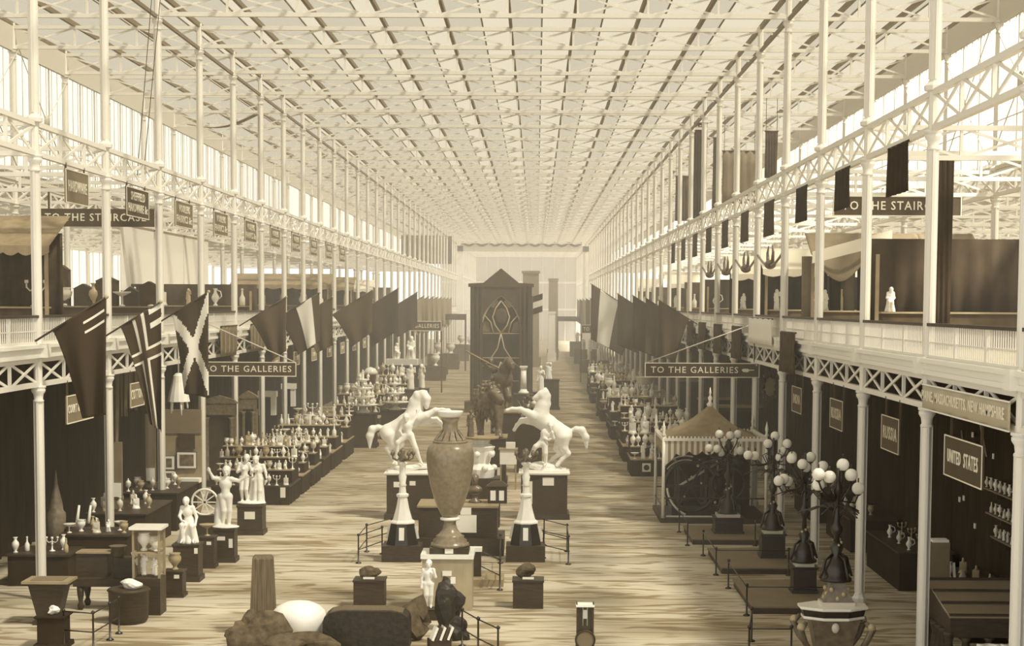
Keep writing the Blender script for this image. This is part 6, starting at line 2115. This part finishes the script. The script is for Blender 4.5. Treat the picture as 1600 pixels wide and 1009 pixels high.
for k, (j, f, h_, w_) in enumerate(((0, .45, 1.15, 2.3), (1, .45, 1.1, 2.2), (2, .45, 1.1, 2.2), (3, .5, 1.25, 2.6), (4, .5, 1.2, 2.4), (5, .5, 1.2, 2.4), (6, .5, 1.2, 2.4), (7, .5, 1.2, 2.4), (8, .5, 1.2, 2.4), (9, .5, 1.2, 2.4))):
    hang('hanging_banner', W - .05, Y(j) + BAY * f, Z2 - h_, Z2 + .02, w_, 'y', M_DARK if k < 3 else M_DARK2, f'dark banner below the girder, {ORD[k]} beyond the long drop curtain', 'banner', 0, 'dark banners below the right girders')
q = A(1471, 360, 45.5)
hang('drop_curtain', q.x, 45.5, 6.83, 12.0, .58, 'x', M_DARK, 'long narrow dark drop curtain behind the first gallery column', 'curtain', 0)
for nm, px0, px1, py0, py1, Yd, m in (('tall dark carpet hanging high past the sixth column', 1083, 1105, 192, 345, Y(8), M_DARK), ('brown patterned carpet hanging high over the gallery', 1128, 1182, 236, 318, Y(7), M_SIGN2), ('dark narrow carpet hanging high nearest the clerestory', 1195, 1215, 205, 278, Y(6), M_DARK2),
                                    ('dark carpet hanging high, farthest of the tall set', 1055, 1077, 275, 345, Y(10), M_DARK2), ('dark carpet hanging high beside the patterned one', 1113, 1127, 215, 335, Y(8) - .05, M_DARK2), ('row of dark cloths hanging high at the far end', 627, 706, 368, 412, 251.0, M_DARK2)):
    a, c = A(px0, py1, Yd), A(px1, py0, Yd)
    hang('hanging_carpet', (a.x + c.x) / 2, Yd, a.z, c.z, c.x - a.x, 'x', m, nm, 'carpet', 0, 'carpets hung above the galleries', .04)
for px, py, Yd in ((345, 195, 80),):
    q = A(px, py, Yd)
    vs_, fs_ = [], []
    for i in range(13):
        for k in range(5):
            vs_.append((-1.6 + 3.2 * i / 12, 1.2 * k / 4, .5 * (i / 12) - .35 * math.sin(math.pi * i / 12) + .1 * k / 4))
            if i and k:
                o = i * 5 + k
                fs_.append((o - 6, o - 5, o, o - 1))
    o = MB().add(vs_, fs_, True).build('slung_cloth', M_SIGN2, None, (q.x, Yd, q.z))
    o.modifiers.new('thickness', 'SOLIDIFY').thickness = 0.03
    tag(o, 'dark cloth slung beneath the aisle roof on the flag side', 'cloth')
# hoisting ropes
rp_ = thing('hoist_rope', 'two thin ropes slanting down before the third column', 'rope', (-(W - .6), Y(3) - 2, 0))
for dx in (-.3, .12):
    MB().tube([(dx * .5 - .75, 0, Z2 + .3), (dx * .7 - .1, 0, Z3 + .6)], .014, 5).build('strand', M_DARK2, rp_)

# ================================================================== stalls on the galleries
def awning(t, w, d, z0, z1, m, sign, scal=True):
    """pitched cloth sloping down to the front (-y local), scalloped edge"""
    vs_, fs_ = [], []
    for i in range(33):
        x = -w / 2 + w * i / 32
        dz = .1 * abs(math.sin(i * math.pi / 4))
        vs_ += [(x, d / 2, z1), (x, -d / 2, z0 + .3), (x, -d / 2 - .02, z0 + (.0 if not scal else .1 - dz))]
        if i:
            o = 3 * i
            fs_ += [(o - 3, o, o + 1, o - 2), (o - 2, o + 1, o + 2, o - 1)]
    o = MB().add(vs_, fs_, False).build('awning', m, t)
    o.modifiers.new('thickness', 'SOLIDIFY').thickness = 0.02


def stall(s, Yc, w, label, awn, back, wares=4, zt=10.2, case=True):
    """stall on the gallery: draped back, side posts, counter with wares, awning; its front looks along the nave to the viewer"""
    xc = s * (W + 3.6)
    t = thing('gallery_stall', label, 'stall', (xc, Yc, ZF))
    h = zt - ZF
    if back is not None:
        vs_, fs_ = [], []
        for i in range(41):
            x = -w / 2 + w * i / 40
            vs_ += [(x, 1.0 + .07 * math.sin(i * 1.4), 0), (x, 1.0 + .05 * math.sin(i * 1.4), h * .86)]
            if i:
                fs_.append((2 * i - 2, 2 * i, 2 * i + 1, 2 * i - 1))
        o = MB().add(vs_, fs_, True).build('back_curtain', back, t)
        o.modifiers.new('thickness', 'SOLIDIFY').thickness = 0.02
    for sx in (-1, 1):
        MB().box(sx * w / 2 - .05, sx * w / 2 + .05, -.9, -.8, 0, h * .72).build('post', M_TAN, t)
    if awn is not None:
        awning(t, w + .4, 2.4, h * .66, h, awn, s)
    if case:
        MB().box(-w / 2 + .2, w / 2 - .2, -.7, .1, 0, .95).build('counter', M_DARK2, t)
        MB().box(-w / 2 + .15, w / 2 - .15, -.75, .15, .95, 1.0).build('counter_top', M_TAN, t)
    for k in range(wares):
        x = -w / 2 + .5 + (w - 1.0) * k / max(1, wares - 1)
        kd = OKEYS[(k * 3 + int(Yc)) % len(OKEYS)]
        ornament(kd, (0, 1, 2)[k % 3], (xc + x, Yc - .3, ZF + 1.0), 1.9, f'{kd.replace("_", " ")} {ORD[k]} on the {label.split(" on ")[0].split(" past ")[0].split(" before ")[0]}', 'wares on the gallery stalls')
    return t


M_PALEAWN = mat('pale_awning', (0.7, 0.65, 0.52), 0.9, 0.1)
stall(1, 49.5, 5.0, 'dark curtained stall behind the long drop curtain on the gallery', None, M_DARK, 2, 10.5)
tt = stall(1, 59.0, 5.6, 'swagged dark tent stall on the gallery before the staircase board', None, None, 3, 10.6)
# swagged tent: three sagging lappets and dark striped curtains
for k in range(3):
    vs_, fs_ = [], []
    for i in range(15):
        for r in range(7):
            u, f = i / 14, r / 6
            x = -2.9 + 1.95 * k + 1.95 * u
            vs_.append((x, -1.2 + 1.6 * f, 2.75 + .95 * f - .75 * math.sin(math.pi * u) * (1 - f) + .35 * abs(u - .5) * (1 - f)))
            if i and r:
                o = i * 7 + r
                fs_.append((o - 8, o - 1, o, o - 7))
    o = MB().add(vs_, fs_, True).build('swag', M_SIGN2, tt)
    o.modifiers.new('thickness', 'SOLIDIFY').thickness = 0.03
for k in range(12):
    x = -2.7 + 5.4 * k / 11
    MB().lathe([(.22, 0), (.2, 1.4), (.22, 2.9)], (x, .9, 0), 8).build('curtain_fold', M_DARK if k % 3 else M_SIGN2, tt)
MB().prism([(-2.9, -1.3, 3.0), (-.2, -1.3, 3.75), (-.2, -1.3, 3.3), (-2.9, -1.3, 2.6)], (0, .05, 0)).build('fringe', M_PALEAWN, tt)
nm_r = ('pale awning stall just past the swagged tent', 'second pale awning stall past the swagged tent', 'stall with dark back past the pale awnings', 'stall beside the animal heads on the gallery', 'dim stall over the brown flags', 'dim far stall over the striped flag', 'farthest dim stall on the gallery of lamps')
for k, (Yc, aw, bk) in enumerate(((68.5, M_PALEAWN, M_DARK), (79.5, M_PALEAWN, M_DARK), (91.5, None, M_DARK), (104.0, None, M_DARK2), (118.0, M_PALEAWN, M_DARK2), (134.0, None, M_DARK2), (152.0, M_PALEAWN, M_DARK2))):
    stall(1, Yc, 6.2, nm_r[k], aw, bk, 5, 10.3 if aw else 9.8)
nm_l = ('dark canopied stall at the near end of the flag gallery', 'case-filled stall above the first dark flag', 'low stall before the white screen', 'brown awning stall above the three-striped flag', 'second brown awning stall along the flag gallery', 'pale far awning stall along the flag gallery', 'dim far stall above the pale pennants')
for k, (Yc, aw, bk, w_) in enumerate(((53.0, M_AWN, M_DARK2, 3.4), (64.5, None, None, 5.4), (82.0, None, M_DARK2, 6.2), (112.0, M_AWN, M_DARK2, 6.2), (126.0, M_AWN, M_DARK2, 6.2), (141.0, M_PALEAWN, M_DARK2, 6.2), (160.0, None, M_DARK2, 6.2))):
    t = stall(-1, Yc, w_, nm_l[k], aw, bk, 5 if k else 2, 10.7 if k == 0 else (9.2 if k in (1, 2) else 9.9))
    if k == 1:
        for i, (x, ww, hh, m) in enumerate(((-2.2, .9, 1.2, M_WOOD), (-1.2, .5, 1.7, M_DARK2), (-.4, .7, 1.0, M_WOOD), (.5, .8, 1.3, M_DARK2), (1.4, .5, .9, M_WOOD), (2.1, .7, 1.1, M_DARK2))):
            MB().cbox((x, -.2, 1.0), (ww, .4, hh - .35)).build('case', m, t)
            MB().prism([(x - ww * .55, -.42, .65 + hh), (x + ww * .55, -.42, .65 + hh), (x, -.42, .85 + hh)], (0, .44, 0)).build('pediment', m, t)
for k in range(3):
    sc_ = thing('white_screen', f'white cloth screen behind the flag gallery, {ORD[k]} bay past the saltire flag', 'screen', (-(W2 - .5), Y(6 + k) + BAY / 2, ZF))
    MB().box(-.03, .03, -3.5, 3.5, .9, 4.9).build('cloth', M_CARD, sc_)
    MB().box(-.05, .05, -3.5, 3.5, 4.85, 4.95).build('batten', M_TAN, sc_)
    MB().box(-.06, .06, -3.5, 3.5, 0, .9).build('dado', M_DARK2, sc_)
# mirror and antlered heads on the gallery
for k in range(4):
    x, y, z = W, Y(3 + k) + BAY * .5, 9.6
    h_ = thing('antler_garland', f'curved horn garland between gallery columns, {ORD[k]} past the pale awnings', 'garland', (x, y, z))
    MB().tube([(0, -3.6 + 7.2 * i / 12, .35 - .5 * math.sin(math.pi * i / 12)) for i in range(13)], .05, 6).build('rope', M_BRONZE, h_)
    for sg_ in (-1, 1):
        MB().tube([(0, sg_ * .2, -.1), (0, sg_ * .6, 0), (0, sg_ * .75, .35), (0, sg_ * .5, .6)], [.09, .07, .05, .02], 6).build('horn', M_BRONZE, h_)
    MB().sphere((0, 0, -.1), .22, 10, 8, (1, 1, .8)).build('skull', M_BRONZE, h_)
mi_ = thing('framed_mirror', 'pale mirror in a carved frame below the gallery, behind the tent', 'mirror', (W + 1.0, 68.2, 4.4))
a, c = A(1192, 622, 68.2), A(1213, 586, 68.2)
mi_.location = ((a.x + c.x) / 2, 68.2, (a.z + c.z) / 2)
w_, h__ = c.x - a.x, c.z - a.z
MB().box(-w_ / 2, w_ / 2, 0, .04, -h__ / 2, h__ / 2).build('glass', M_TAN, mi_)
for k in range(12):
    t = 2 * math.pi * k / 12
    MB().sphere((w_ * .52 * math.cos(t), -.02, h__ * .54 * math.sin(t)), .1, 8, 6, (1, .4, 1.2)).build('carving', M_OAK, mi_)
MB().tube([(0, 0, h__ / 2), (0, 0, 6.56 - mi_.location[2])], .02, 5).build('cord', M_DARK, mi_)

# ================================================================== far end of the nave
for px, py0, py1, Yd, w_, m, lab in ((829, 427, 530, 215, 2.2, M_SIGN2, 'tall grey block tower behind the gothic screen'), (864, 438, 530, 255, 1.5, M_SIGN2, 'smaller distant block tower beyond the screen'), (862, 490, 535, 235, 1.0, M_CARD, 'pale distant statue pillar near the portal')):
    a, c = A(px, py1, Yd), A(px, py0, Yd)
    t = thing('tower_model', lab, 'tower', (a.x, Yd, 0))
    MB().cbox((0, 0, 0), (w_ * 1.2, w_ * 1.2, 1.2)).build('base', m, t)
    MB().taper((0, 0, 1.2), (w_, w_), (w_ * .92, w_ * .92), c.z - 1.2).build('shaft', m, t)
    MB().cbox((0, 0, c.z), (w_ * 1.05, w_ * 1.05, .3)).build('cap', m, t)
for k in range(14):
    s = 1 if k % 2 else -1
    Yd = 175 + 7.5 * k
    x = s * (8.2 + (k * 3 % 4) * .3)
    t = thing('distant_exhibit', f'blurred distant exhibit block, {ORD[k]} toward the portal', 'exhibit', (x, Yd, 0), 0, 'distant exhibits near the portal')
    MB().cbox((0, 0, 0), (2.2, 2.0, 1.5 + .4 * (k % 3))).build('block', M_DARK2, t)
    put('figure', ORN['figurine' if k % 2 else 'urn'][0], t, (0, 0, 1.5 + .4 * (k % 3)), 0, 3.5)
for s in (-1, 1):
    a = A(890, 498, 240) if s > 0 else A(705, 495, 200)
    t = thing('tie_beam', ('dark beam crossing above the distant exhibits', 'dark beam running to the gothic screen')[s < 0], 'beam', (a.x, a.y, a.z))
    MB().box(-1.8, 1.8, -.15, .15, -.35, .35).build('beam', M_DARK2, t)
    MB().box(-1.8, -1.6, -.1, .1, -a.z, -.35).build('post', M_DARK2, t)
    MB().box(1.6, 1.8, -.1, .1, -a.z, -.35).build('post', M_DARK2, t)
